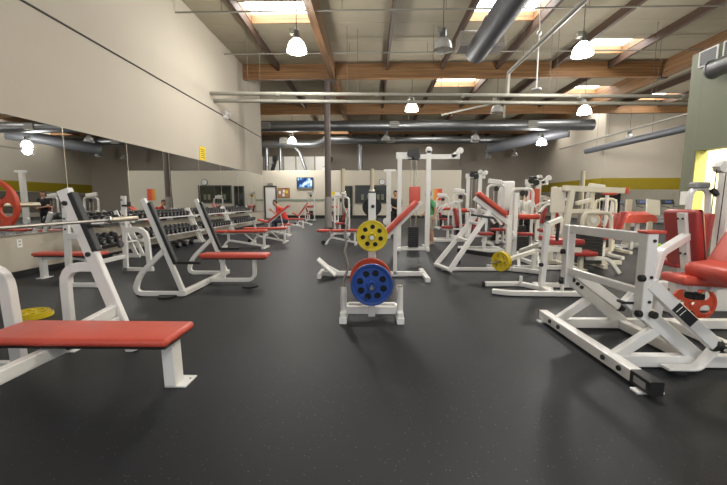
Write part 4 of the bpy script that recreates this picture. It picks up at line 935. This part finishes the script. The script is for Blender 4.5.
def lever_machine(x, y, label, f=1, h=1.45, wm='white'):
    T = thing('lever_machine', label, 'gym machine', (x, y, 0))
    for s in (-0.3, 0.3): bar(T, 'base_rail', wm, [(x - 0.6, y + s, 0.045), (x + 0.6, y + s, 0.045)], 0.08, 0.08)
    for dx in (-0.5, 0.45): bar(T, 'base_crossbar', wm, [(x + dx, y - 0.3, 0.06), (x + dx, y + 0.3, 0.06)], 0.08, 0.08)
    bar(T, 'upright', wm, [(x + 0.45 * f, y, 0.05), (x + 0.30 * f, y, h)], 0.09, 0.09, normal=(0, 1, 0))
    for s in (-0.28, 0.28):
        bar(T, 'lever_arm', wm, [(x + 0.36 * f, y + s, h - 0.05), (x - 0.25 * f, y + s, h - 0.22), (x - 0.42 * f, y + s, h - 0.45)], 0.06, 0.06, 0.08, normal=(0, 1, 0))
        tube(T, 'hand_grip', 'black', [(x - 0.42 * f, y + s - 0.08, h - 0.46), (x - 0.42 * f, y + s + 0.08, h - 0.46)], 0.022)
        tube(T, 'load_sleeve', 'chrome', [(x + 0.1 * f, y + s, h - 0.12), (x + 0.1 * f, y + s * 2.1, h - 0.12)], 0.024)
    bar(T, 'pivot_bar', wm, [(x + 0.33 * f, y - 0.32, h - 0.04), (x + 0.33 * f, y + 0.32, h - 0.04)], 0.07, 0.07)
    bar(T, 'seat_post', wm, [(x - 0.05 * f, y, 0.05), (x - 0.05 * f, y, 0.46)], 0.08, 0.08, normal=(0, 1, 0))
    bar(T, 'seat_beam', wm, [(x - 0.25 * f, y, 0.42), (x + 0.40 * f, y, 0.42)], 0.06, 0.06)
    pad(T, 'seat_pad', 'dark_red', (x - 0.08 * f, y, 0.49), (0.38, 0.34, 0.08)); pad(T, 'back_pad', 'dark_red', (x + 0.22 * f, y, 0.86), (0.08, 0.28, 0.60), rotxz(-10 * f))
    return T
lever_machine(2.72, 12.7, 'white lever machine with dark red pads right of the cable tower')
lever_machine(3.12, 10.2, 'white lever machine with dark red pads behind the T bar row ladder', -1, 1.2)
lever_machine(5.5, 11.35, 'white lever machine with dark red pads below the short pulley tower', 1, 1.5)
lever_machine(6.6, 13.6, 'beige lever machine with dark red pads in front of mustard wall', -1, 1.6, 'beige_paint')
selector((5.75, 9.4, 0), 'white arch machine with black stack beside the beige panelled machine', 0.5, 1.65, -1, roller=False)
selector((6.55, 10.3, 0), 'beige arch machine with red back pad under the long beam', 0.55, 1.45, -1, beige=True, shroud=False, roller=False)
selector((-2.6, 24.5, 0), 'white arch machine with red pads near the dark doorway', 0.6, 1.6, 1)
selector((-1.25, 15.0, 0), 'white arch machine with red pads seen left of the plate tree', 0.6, 1.55, -1, roller=False)
adj_bench(-1.32, 11.6, 0.40, 0.85, 1, 0, 'red flat adjustable bench in the open floor behind plate tree')
selector((-4.4, 26.0, 0), 'white arch machine with red pads standing against the green chair rail', 0.5, 1.9, 1)
selector((3.6, 18.5, 0), 'white arch machine with red pads near the orange poster', 0.6, 1.6, 1)
# low row plate behind the plates
T = thing('low_row_machine', 'white low row machine with tilted foot panel beside the yellow plates', 'gym machine', (3.3, 7.9, 0))
obox(T, 'foot_panel', 'white', (3.28, 7.6, 0.36), (0.42, 0.46, 0.03), Matrix.Rotation(-0.35, 3, 'Y') @ Matrix.Rotation(-0.6, 3, 'X'), 0.006)
for s in (-0.2, 0.2): bar(T, 'panel_strut', 'white', [(3.28 + s, 7.6, 0.33), (3.20 + s, 7.3, 0.05)], 0.06, 0.05, normal=(1, 0, 0))
bar(T, 'base_rail', 'white', [(2.9, 7.35, 0.05), (3.9, 7.35, 0.05)], 0.08, 0.08); bar(T, 'base_rail', 'white', [(3.5, 7.35, 0.05), (3.5, 9.0, 0.05)], 0.08, 0.08)
bar(T, 'post', 'white', [(3.5, 8.9, 0.05), (3.5, 8.9, 1.6)], 0.10, 0.10, normal=(0, 1, 0)); disc(T, 'low_pulley', 'white', (3.42, 8.8, 0.55), (1, 0, 0), 0.12, 0.06)
for i in range(9): box(T, 'stack_plate', 'black_iron', (3.55, 8.75, 0.10 + 0.05 * i), (3.80, 8.93, 0.146 + 0.05 * i), 0.003)
# beige panelled machine with long top beam
T = thing('pulldown_machine', 'beige machine with upright side panel and long top beam tipped in red', 'gym machine', (4.5, 8.0, 0))
bar(T, 'post', 'beige_paint', [(4.17, 8.0, 0.0), (4.35, 8.0, 1.72)], 0.11, 0.10, normal=(0, 1, 0))
bar(T, 'top_beam', 'beige_paint', [(4.15, 8.0, 1.68), (5.45, 8.0, 1.62)], 0.09, 0.12)
pad(T, 'beam_tip_pad', 'red', (5.50, 8.0, 1.62), (0.07, 0.12, 0.13), bev=0.015); pad(T, 'under_pad', 'red', (5.15, 8.0, 1.55), (0.28, 0.12, 0.05))
obox(T, 'side_panel', 'beige_paint', (4.08, 8.06, 1.42), (0.32, 0.03, 0.56), None, 0.01)
bar(T, 'panel_post', 'beige_paint', [(4.02, 8.1, 0.0), (4.02, 8.1, 1.72)], 0.07, 0.07, normal=(0, 1, 0))
bar(T, 'middle_beam', 'beige_paint', [(4.28, 8.0, 1.18), (4.95, 8.0, 1.18)], 0.08, 0.09)
bar(T, 'upper_bracket', 'beige_paint', [(4.45, 8.0, 1.35), (4.75, 8.0, 1.42)], 0.09, 0.08)
tube(T, 'plunger', 'chrome', [(4.80, 8.05, 1.15), (4.80, 8.05, 1.30)], 0.05); bar(T, 'mast', 'beige_paint', [(4.80, 8.05, 0.0), (4.80, 8.05, 1.66)], 0.09, 0.08, normal=(0, 1, 0))
disc(T, 'cam_wheel', 'beige_paint', (4.80, 7.96, 0.98), (0, 1, 0), 0.16, 0.06, 24); disc(T, 'wheel_hub', 'white', (4.80, 7.92, 0.98), (0, 1, 0), 0.06, 0.03)
tube(T, 'loop_handle', 'beige_paint', [(4.55, 7.9, 0.5), (4.55, 7.9, 1.15), (5.15, 7.9, 1.15), (5.2, 7.9, 0.4)], 0.04, 0.15, normal=(0, 1, 0))
pad(T, 'back_pad', 'red', (5.02, 8.15, 0.95), (0.16, 0.1, 0.5)); pad(T, 'seat_pad', 'dark_red', (4.0, 7.0, 0.40), (0.55, 0.36, 0.09)); pad(T, 'seat_pad', 'dark_red', (3.75, 7.7, 0.62), (0.30, 0.3, 0.09))
for i in range(9): box(T, 'stack_plate', 'black_iron', (4.32, 7.5, 0.10 + 0.07 * i), (4.78, 7.7, 0.165 + 0.07 * i), 0.003)
bar(T, 'base_rail', 'beige_paint', [(3.7, 8.0, 0.05), (5.5, 8.0, 0.05)], 0.09, 0.09); bar(T, 'base_rail', 'beige_paint', [(4.1, 6.9, 0.05), (4.1, 8.0, 0.05)], 0.08, 0.08); bar(T, 'base_rail', 'beige_paint', [(4.8, 7.4, 0.05), (4.8, 8.2, 0.05)], 0.08, 0.08)
bar(T, 'seat_post', 'beige_paint', [(4.05, 7.0, 0.05), (4.05, 7.0, 0.36)], 0.08, 0.08, normal=(0, 1, 0)); bar(T, 'seat_post', 'beige_paint', [(3.75, 7.7, 0.0), (3.75, 7.7, 0.58)], 0.07, 0.07, normal=(0, 1, 0))
bar(T, 'bent_leg', 'white', [(4.15, 7.0, 0.30), (4.55, 6.95, 0.30), (4.75, 6.92, 0.02)], 0.07, 0.07, 0.12, normal=(0, 1, 0))
T = thing('chrome_mast', 'grey metal mast rising above the beige machine', 'post', (5.1, 9.0, 0))
tube(T, 'mast_tube', 'steel', [(5.12, 9.0, 0.02), (5.12, 9.0, 2.12)], 0.055, n=14); disc(T, 'base_disc', 'steel', (5.12, 9.0, 0.012), (0, 0, 1), 0.2, 0.024)
# preacher curl bench
T = thing('preacher_bench', 'white preacher curl bench with bright red sloping arm pad', 'bench', (7.8, 11, 0))
bm = bmesh.new(); pr = [(7.36, 0.80), (7.50, 1.00), (7.58, 1.04), (8.20, 1.04), (8.31, 0.98), (8.34, 0.83), (8.26, 0.80), (8.16, 0.87), (8.0, 0.80)]
fr = [bm.verts.new((x, 10.72, z - 0.04)) for x, z in pr]; bk = [bm.verts.new((x + 0.05, 11.1, z + 0.05)) for x, z in pr]
bm.faces.new(fr); bm.faces.new(bk[::-1])
for i in range(len(pr)): bm.faces.new((fr[i], fr[(i + 1) % len(pr)], bk[(i + 1) % len(pr)], bk[i]))
finish(bm, 'arm_pad', 'red', T)
bar(T, 'rest_post', 'white', [(7.18, 11.1, 0.0), (7.30, 11.1, 1.45)], 0.13, 0.09, normal=(0, 1, 0)); bar(T, 'rest_post', 'beige_paint', [(8.02, 11.5, 0.0), (8.02, 11.5, 1.45)], 0.16, 0.09, normal=(0, 1, 0))
bar(T, 'pad_strut', 'white', [(7.25, 11.0, 0.45), (7.55, 10.95, 0.82)], 0.09, 0.08, normal=(0, 1, 0)); bar(T, 'pad_post', 'white', [(7.9, 10.9, 0.05), (7.9, 10.9, 0.82)], 0.10, 0.08, normal=(0, 1, 0))
bar(T, 'base_rail', 'white', [(7.15, 10.95, 0.05), (8.45, 10.95, 0.05)], 0.09, 0.09)
for x in (7.2, 8.0): bar(T, 'base_foot', 'white', [(x, 10.5, 0.045), (x, 11.6, 0.045)], 0.09, 0.08)
pad(T, 'seat_pad', 'black', (7.55, 10.6, 0.42), (0.4, 0.3, 0.08)); bar(T, 'seat_post', 'white', [(7.55, 10.6, 0.0), (7.55, 10.6, 0.38)], 0.08, 0.08, normal=(0, 1, 0))
# tilted board on a stand
T = thing('chart_stand', 'tilted white exercise chart on a beige stand behind preacher bench', 'stand', (9.1, 12, 0))
obox(T, 'chart_board', 'paper', (9.15, 12.0, 1.20), (0.44, 0.03, 0.50), Matrix.Rotation(0.12, 3, 'Y') @ Matrix.Rotation(-0.25, 3, 'X'), 0.004)
for j in range(5): obox(T, 'chart_line', 'grey_plate', (9.13 + 0.012 * j, 11.965 + 0.018 * j, 1.05 + 0.07 * j), (0.30, 0.004, 0.012), Matrix.Rotation(0.12, 3, 'Y'), 0)
bar(T, 'stand_post', 'beige_paint', [(9.15, 12.08, 0.02), (9.15, 12.08, 1.1)], 0.16, 0.08, normal=(0, 1, 0)); box(T, 'stand_foot', 'beige_paint', (8.9, 11.85, 0), (9.4, 12.3, 0.03), 0.005)
# black cabinet, cardio machines near the right mirror
T = thing('equipment_cabinet', 'tall black double door cabinet in front of the mustard band', 'cabinet', (12.8, 20, 0))
box(T, 'body', 'black', (12.05, 20.02, 0), (13.5, 20.7, 2.15), 0.01)
for a, b in ((12.07, 12.76), (12.79, 13.48)):
    d = box(T, 'door', 'black', (a, 19.99, 0.06), (b, 20.018, 2.12), 0.006); box(d, 'handle', 'grey_plate', (b - 0.1 if a < 12.5 else a + 0.06, 19.97, 1.0), (b - 0.06 if a < 12.5 else a + 0.10, 19.99, 1.3), 0.004)
def treadmill(x, y, label):
    T = thing('treadmill', label, 'treadmill', (x, y, 0))
    box(T, 'deck', 'grey_plate', (x - 0.4, y - 0.9, 0.02), (x + 0.4, y + 0.9, 0.18), 0.03); box(T, 'belt', 'rubber', (x - 0.27, y - 0.88, 0.181), (x + 0.27, y + 0.6, 0.19), 0.002)
    box(T, 'motor_cover', 'grey_plate', (x - 0.4, y + 0.55, 0.16), (x + 0.4, y + 0.92, 0.34), 0.05, 2)
    for s in (-1, 1):
        bar(T, 'upright', 'grey_plate', [(x + s * 0.36, y + 0.65, 0.15), (x + s * 0.36, y + 0.50, 1.25)], 0.07, 0.07, normal=(1, 0, 0)); tube(T, 'handrail', 'black', [(x + s * 0.36, y + 0.52, 1.10), (x + s * 0.36, y - 0.1, 0.98)], 0.025)
    obox(T, 'console', 'black', (x, y + 0.50, 1.34), (0.80, 0.10, 0.32), Matrix.Rotation(-0.4, 3, 'X'), 0.02); obox(T, 'display', 'blue_plastic', (x, y + 0.442, 1.345), (0.40, 0.012, 0.18), Matrix.Rotation(-0.4, 3, 'X'), 0.003)
for i, (x, lb) in enumerate(((14.6, 'grey treadmill next to the black cabinet'), (16.0, 'grey treadmill second from the black cabinet'), (17.6, 'grey treadmill third from the black cabinet'), (19.2, 'grey treadmill close to the green wall corner'))): treadmill(x, 23.5, lb)
# chair and small bin near the green wall
T = thing('side_chair', 'white backed chair with brown wooden legs beside the green wall', 'chair', (7.6, 9.0, 0))
pad(T, 'seat', 'wood_brown', (7.6, 9.0, 0.42), (0.42, 0.42, 0.05)); obox(T, 'backrest', 'white', (7.72, 9.15, 0.78), (0.40, 0.05, 0.50), Matrix.Rotation(-0.15, 3, 'X'), 0.02)
for sx in (-0.17, 0.17):
    for sy in (-0.17, 0.17): bar(T, 'leg', 'wood_brown', [(7.6 + sx, 9.0 + sy, 0.0), (7.6 + sx * 0.9, 9.0 + sy * 0.9, 0.42)], 0.04, 0.04, normal=(0, 1, 0))
T = thing('waste_bin', 'small lime green bin on the floor beside the white backed chair', 'bin', (7.2, 9.3, 0))
bm = bmesh.new(); g_lathe(bm, [(0, 0), (0.10, 0), (0.14, 0.30), (0.13, 0.30), (0.09, 0.02), (0, 0.02)], 18, Matrix.Translation((7.2, 9.3, 0))); finish(bm, 'bucket', 'lime_plastic', T)
bm = bmesh.new(); g_lathe(bm, [(0.13, 0.295), (0.15, 0.295), (0.15, 0.315), (0.13, 0.315)], 18, Matrix.Translation((7.2, 9.3, 0))); finish(bm, 'rim', 'lime_plastic', T)
# exercise ball, blue chair by mirror
T = thing('office_chair', 'dark blue round backed chair in front of the black cabinet', 'chair', (9.1, 15, 0))
pad(T, 'seat', 'blue_plastic', (9.1, 15, 0.48), (0.48, 0.48, 0.09)); obox(T, 'backrest', 'blue_plastic', (9.1, 14.76, 0.85), (0.48, 0.07, 0.5), None, 0.03, 2); tube(T, 'gas_post', 'black', [(9.1, 15, 0.06), (9.1, 15, 0.44)], 0.03)
for i in range(5): tube(T, 'base_leg', 'black', [(9.1, 15, 0.09), (9.1 + 0.3 * math.cos(i * 1.2566), 15 + 0.3 * math.sin(i * 1.2566), 0.03)], 0.022)
T = thing('folding_table', 'long table under a white cloth in front of the right mirror', 'table', (11, 17, 0))
box(T, 'tabletop', 'paper', (10.2, 16.6, 0.72), (12.0, 17.4, 0.76), 0.01)
for x in (10.3, 11.9):
    for y in (16.7, 17.3): tube(T, 'leg', 'grey_plate', [(x, y, 0), (x, y, 0.72)], 0.02)
o = box(None, 'tablecloth', 'paper', (10.18, 16.56, 0.761), (12.02, 17.42, 0.766), 0); tag(o, 'white cloth spread over long table by the right mirror', 'tablecloth')
bm = bmesh.new()
n = 40
def drape(x, y, z): return bm.verts.new((x, y, z))
top = [drape(10.18 + 1.84 * i / n, 16.56, 0.766) for i in range(n + 1)]; bot = [drape(10.18 + 1.84 * i / n, 16.53 + 0.025 * math.sin(i * 1.3), 0.25) for i in range(n + 1)]
for i in range(n): bm.faces.new((top[i], top[i + 1], bot[i + 1], bot[i]))
finish(bm, 'cloth_drop', 'paper', o)

# ================================================================ PEOPLE
def capsules(bm, caps):
    for p0, r0, p1, r1 in caps:
        p0, p1 = V(p0), V(p1); d = p1 - p0; L = d.length
        M = axis_m(p0, d if L > 1e-5 else (0, 0, 1)); pr = []
        for i in range(5): a = -PI / 2 + (PI / 2) * i / 4; pr.append((max(0, r0 * math.cos(a)) if i else 0, r0 * math.sin(a)))
        for i in range(5): a = (PI / 2) * i / 4; pr.append((r1 * math.cos(a) if i < 4 else 0, L + r1 * math.sin(a)))
        g_lathe(bm, pr, 12, M)
def blob(name, m, parent, caps, vox):
    bm = bmesh.new(); capsules(bm, caps)
    o = finish(bm, name, m, parent)
    md = o.modifiers.new('r', 'REMESH'); md.mode = 'VOXEL'; md.voxel_size = vox; md.use_smooth_shade = True
    sm = o.modifiers.new('s', 'SMOOTH'); sm.iterations = 3; sm.factor = 0.5
    dg = bpy.context.evaluated_depsgraph_get(); me = bpy.data.meshes.new_from_object(o.evaluated_get(dg))
    o.modifiers.clear(); o.data = me
    if not me.materials: me.materials.append(MATS[m])
    for p in me.polygons: p.use_smooth = True
    return o
def person(label, loc, J, shirt, trousers, sleeve=0.5, shorts=False, facing=(0, -1, 0)):
    """J: joints in world space: pelvis, chest, neck, head, and for l/r: sh, el, wr, hip, kn, an"""
    T = thing('person', label, 'person', loc); J = {k: V(v) for k, v in J.items()}
    f = V(facing).normalized(); up = V((0, 0, 1))
    caps = [(J['pelvis'], 0.135, J['chest'], 0.145), (J['chest'], 0.14, J['neck'], 0.06), (J['neck'], 0.055, J['head'], 0.06), (J['head'] - up * 0.03, 0.078, J['head'] + up * 0.045, 0.088), (J['head'] + f * 0.02 - up * 0.07, 0.055, J['head'] + f * 0.03, 0.07)]
    caps.append((J['head'] + f * 0.085 - up * 0.02, 0.014, J['head'] + f * 0.10 - up * 0.035, 0.016))
    sd = f.cross(up).normalized()
    for s in (-1, 1): caps.append((J['head'] + sd * 0.083 * s + up * 0.015, 0.018, J['head'] + sd * 0.085 * s - up * 0.02, 0.014))
    for s in ('l', 'r'):
        caps += [(J['chest'] + up * 0.05, 0.09, J['sh' + s], 0.06), (J['sh' + s], 0.056, J['el' + s], 0.043), (J['el' + s], 0.042, J['wr' + s], 0.028)]
        hd = (J['wr' + s] - J['el' + s]).normalized(); hp = J['wr' + s] + hd * 0.05
        caps.append((J['wr' + s], 0.028, hp + hd * 0.02, 0.036))
        o1 = hd.orthogonal().normalized(); o2 = hd.cross(o1)
        for k, ln in enumerate((0.065, 0.078, 0.072, 0.055)):
            b = hp + hd * 0.035 + o1 * (k - 1.5) * 0.02; caps.append((b, 0.010, b + hd * ln * 0.6 + o2 * 0.02, 0.009)); caps.append((b + hd * ln * 0.6 + o2 * 0.02, 0.009, b + hd * ln * 0.8 + o2 * 0.045, 0.008))
        caps.append((hp - o1 * 0.03, 0.012, hp - o1 * 0.06 + hd * 0.03, 0.010))
        caps += [(J['pelvis'], 0.11, J['hip' + s], 0.095), (J['hip' + s], 0.088, J['kn' + s], 0.058), (J['kn' + s], 0.056, J['an' + s], 0.038), (J['an' + s], 0.04, J['an' + s] + f * 0.13 - up * 0.045, 0.03)]
    blob('body', 'skin', T, caps, 0.014)
    sc = [(J['pelvis'] + up * 0.02, 0.152, J['chest'], 0.163), (J['chest'], 0.155, J['neck'] - up * 0.05, 0.075)]
    for s in ('l', 'r'):
        e = J['sh' + s].lerp(J['el' + s], sleeve); sc += [(J['chest'] + up * 0.05, 0.105, J['sh' + s], 0.075), (J['sh' + s], 0.072, e, 0.062)]
    blob('shirt', shirt, T, sc, 0.018)
    tc = [(J['pelvis'] - up * 0.01, 0.150, J['pelvis'] - up * 0.03, 0.145)]
    for s in ('l', 'r'):
        tc += [(J['pelvis'], 0.125, J['hip' + s], 0.11)]
        if shorts: tc += [(J['hip' + s], 0.105, J['hip' + s].lerp(J['kn' + s], 0.85), 0.09)]
        else: tc += [(J['hip' + s], 0.102, J['kn' + s], 0.072), (J['kn' + s], 0.07, J['kn' + s].lerp(J['an' + s], 0.93), 0.055)]
    blob('shorts' if shorts else 'trousers', trousers, T, tc, 0.018)
    blob('hair', 'hair', T, [(J['head'] + up * 0.055 - f * 0.02, 0.092, J['head'] + up * 0.06 - f * 0.005, 0.09), (J['head'] - f * 0.04 + up * 0.03, 0.078, J['head'] - f * 0.045 - up * 0.02, 0.07)], 0.014)
    for s in ('l', 'r'): blob('shoe', 'shoe_grey', T, [(J['an' + s] - up * 0.045, 0.048, J['an' + s] + f * 0.15 - up * 0.055, 0.038)], 0.014)
    for s in (-1, 1):
        bm = bmesh.new(); bmesh.ops.create_uvsphere(bm, u_segments=8, v_segments=6, radius=0.011, matrix=Matrix.Translation(J['head'] + f * 0.088 + sd * 0.032 * s + up * 0.01)); finish(bm, 'eye', 'black', T)
    bm = bmesh.new(); g_sweep(bm, [J['head'] + f * 0.086 - up * 0.062 - sd * 0.022, J['head'] + f * 0.086 - up * 0.062 + sd * 0.022], circ(0.006, 6)); finish(bm, 'mouth', 'dark_red', T)
    return T
# man in red seated on the incline bench, facing the mirror, forearms lifted
x, y = -3.72, 15.35
person('man in red shirt leaning forward behind the inclined bench', (x, y, 0),
       dict(pelvis=(x, y, 0.60), chest=(x - 0.16, y, 0.97), neck=(x - 0.30, y, 1.18), head=(x - 0.42, y, 1.32),
            shl=(x - 0.22, y - 0.20, 1.09), ell=(x - 0.30, y - 0.26, 0.82), wrl=(x - 0.50, y - 0.18, 1.00), shr=(x - 0.22, y + 0.20, 1.09), elr=(x - 0.40, y + 0.24, 0.86), wrr=(x - 0.62, y + 0.14, 0.98),
            hipl=(x - 0.02, y - 0.11, 0.58), knl=(x - 0.44, y - 0.18, 0.54), anl=(x - 0.48, y - 0.20, 0.10), hipr=(x - 0.02, y + 0.11, 0.58), knr=(x - 0.44, y + 0.18, 0.54), anr=(x - 0.48, y + 0.2, 0.10)),
       'shirt_red', 'denim', 0.6, facing=(-1, -0.2, 0))
T = thing('stool', 'low flat stool with red top under the man in red', 'stool', (x, y, 0))
pad(T, 'seat', 'red', (x + 0.02, y, 0.405), (0.42, 0.34, 0.07))
for sx in (-0.14, 0.14):
    for sy in (-0.11, 0.11): bar(T, 'leg', 'white', [(x + 0.02 + sx, y + sy, 0), (x + 0.02 + sx, y + sy, 0.38)], 0.04, 0.04, normal=(0, 1, 0))
# person in green bending beside cable tower
x, y = 1.92, 11.6
person('person in green shirt and khaki shorts standing beside the cable tower', (x, y, 0),
       dict(pelvis=(x, y, 0.90), chest=(x - 0.04, y, 1.26), neck=(x - 0.08, y, 1.48), head=(x - 0.14, y, 1.61),
            shl=(x - 0.06, y - 0.19, 1.38), ell=(x + 0.08, y - 0.26, 1.12), wrl=(x + 0.02, y - 0.34, 0.90), shr=(x - 0.06, y + 0.19, 1.38), elr=(x - 0.1, y + 0.26, 1.10), wrr=(x - 0.25, y + 0.2, 0.98),
            hipl=(x, y - 0.10, 0.87), knl=(x - 0.03, y - 0.11, 0.48), anl=(x + 0.03, y - 0.12, 0.10), hipr=(x, y + 0.10, 0.87), knr=(x - 0.05, y + 0.11, 0.48), anr=(x, y + 0.12, 0.10)),
       'shirt_green', 'khaki', 0.6, True, (-1, -0.3, 0))
# person in white seated at arch machine, back turned
x, y = 4.62, 11.05
person('person in white shirt seated at the arch machine with double rollers', (x, y, 0),
       dict(pelvis=(x, y, 0.86), chest=(x, y + 0.02, 1.24), neck=(x, y + 0.03, 1.46), head=(x, y + 0.05, 1.60),
            shl=(x - 0.2, y, 1.37), ell=(x - 0.30, y - 0.05, 1.10), wrl=(x - 0.25, y + 0.18, 1.02), shr=(x + 0.2, y, 1.37), elr=(x + 0.30, y - 0.05, 1.10), wrr=(x + 0.25, y + 0.18, 1.02),
            hipl=(x - 0.1, y, 0.84), knl=(x - 0.14, y + 0.06, 0.47), anl=(x - 0.14, y, 0.10), hipr=(x + 0.1, y, 0.84), knr=(x + 0.14, y + 0.06, 0.47), anr=(x + 0.14, y, 0.10)),
       'shirt_white', 'cloth_black', 0.5, facing=(0, 1, 0))
# person in black behind the cable column
x, y = 0.98, 15.2
person('person in black clothes standing behind the pale cable column', (x, y, 0),
       dict(pelvis=(x, y, 0.95), chest=(x, y, 1.34), neck=(x, y, 1.56), head=(x, y - 0.02, 1.70),
            shl=(x - 0.2, y, 1.46), ell=(x - 0.24, y - 0.08, 1.18), wrl=(x - 0.05, y - 0.25, 1.12), shr=(x + 0.2, y, 1.46), elr=(x + 0.24, y - 0.08, 1.18), wrr=(x + 0.05, y - 0.25, 1.10),
            hipl=(x - 0.1, y, 0.90), knl=(x - 0.11, y - 0.02, 0.50), anl=(x - 0.12, y + 0.02, 0.10), hipr=(x + 0.1, y, 0.90), knr=(x + 0.11, y - 0.02, 0.50), anr=(x + 0.12, y + 0.02, 0.10)),
       'cloth_black', 'cloth_black', 0.6, facing=(0, -1, 0))
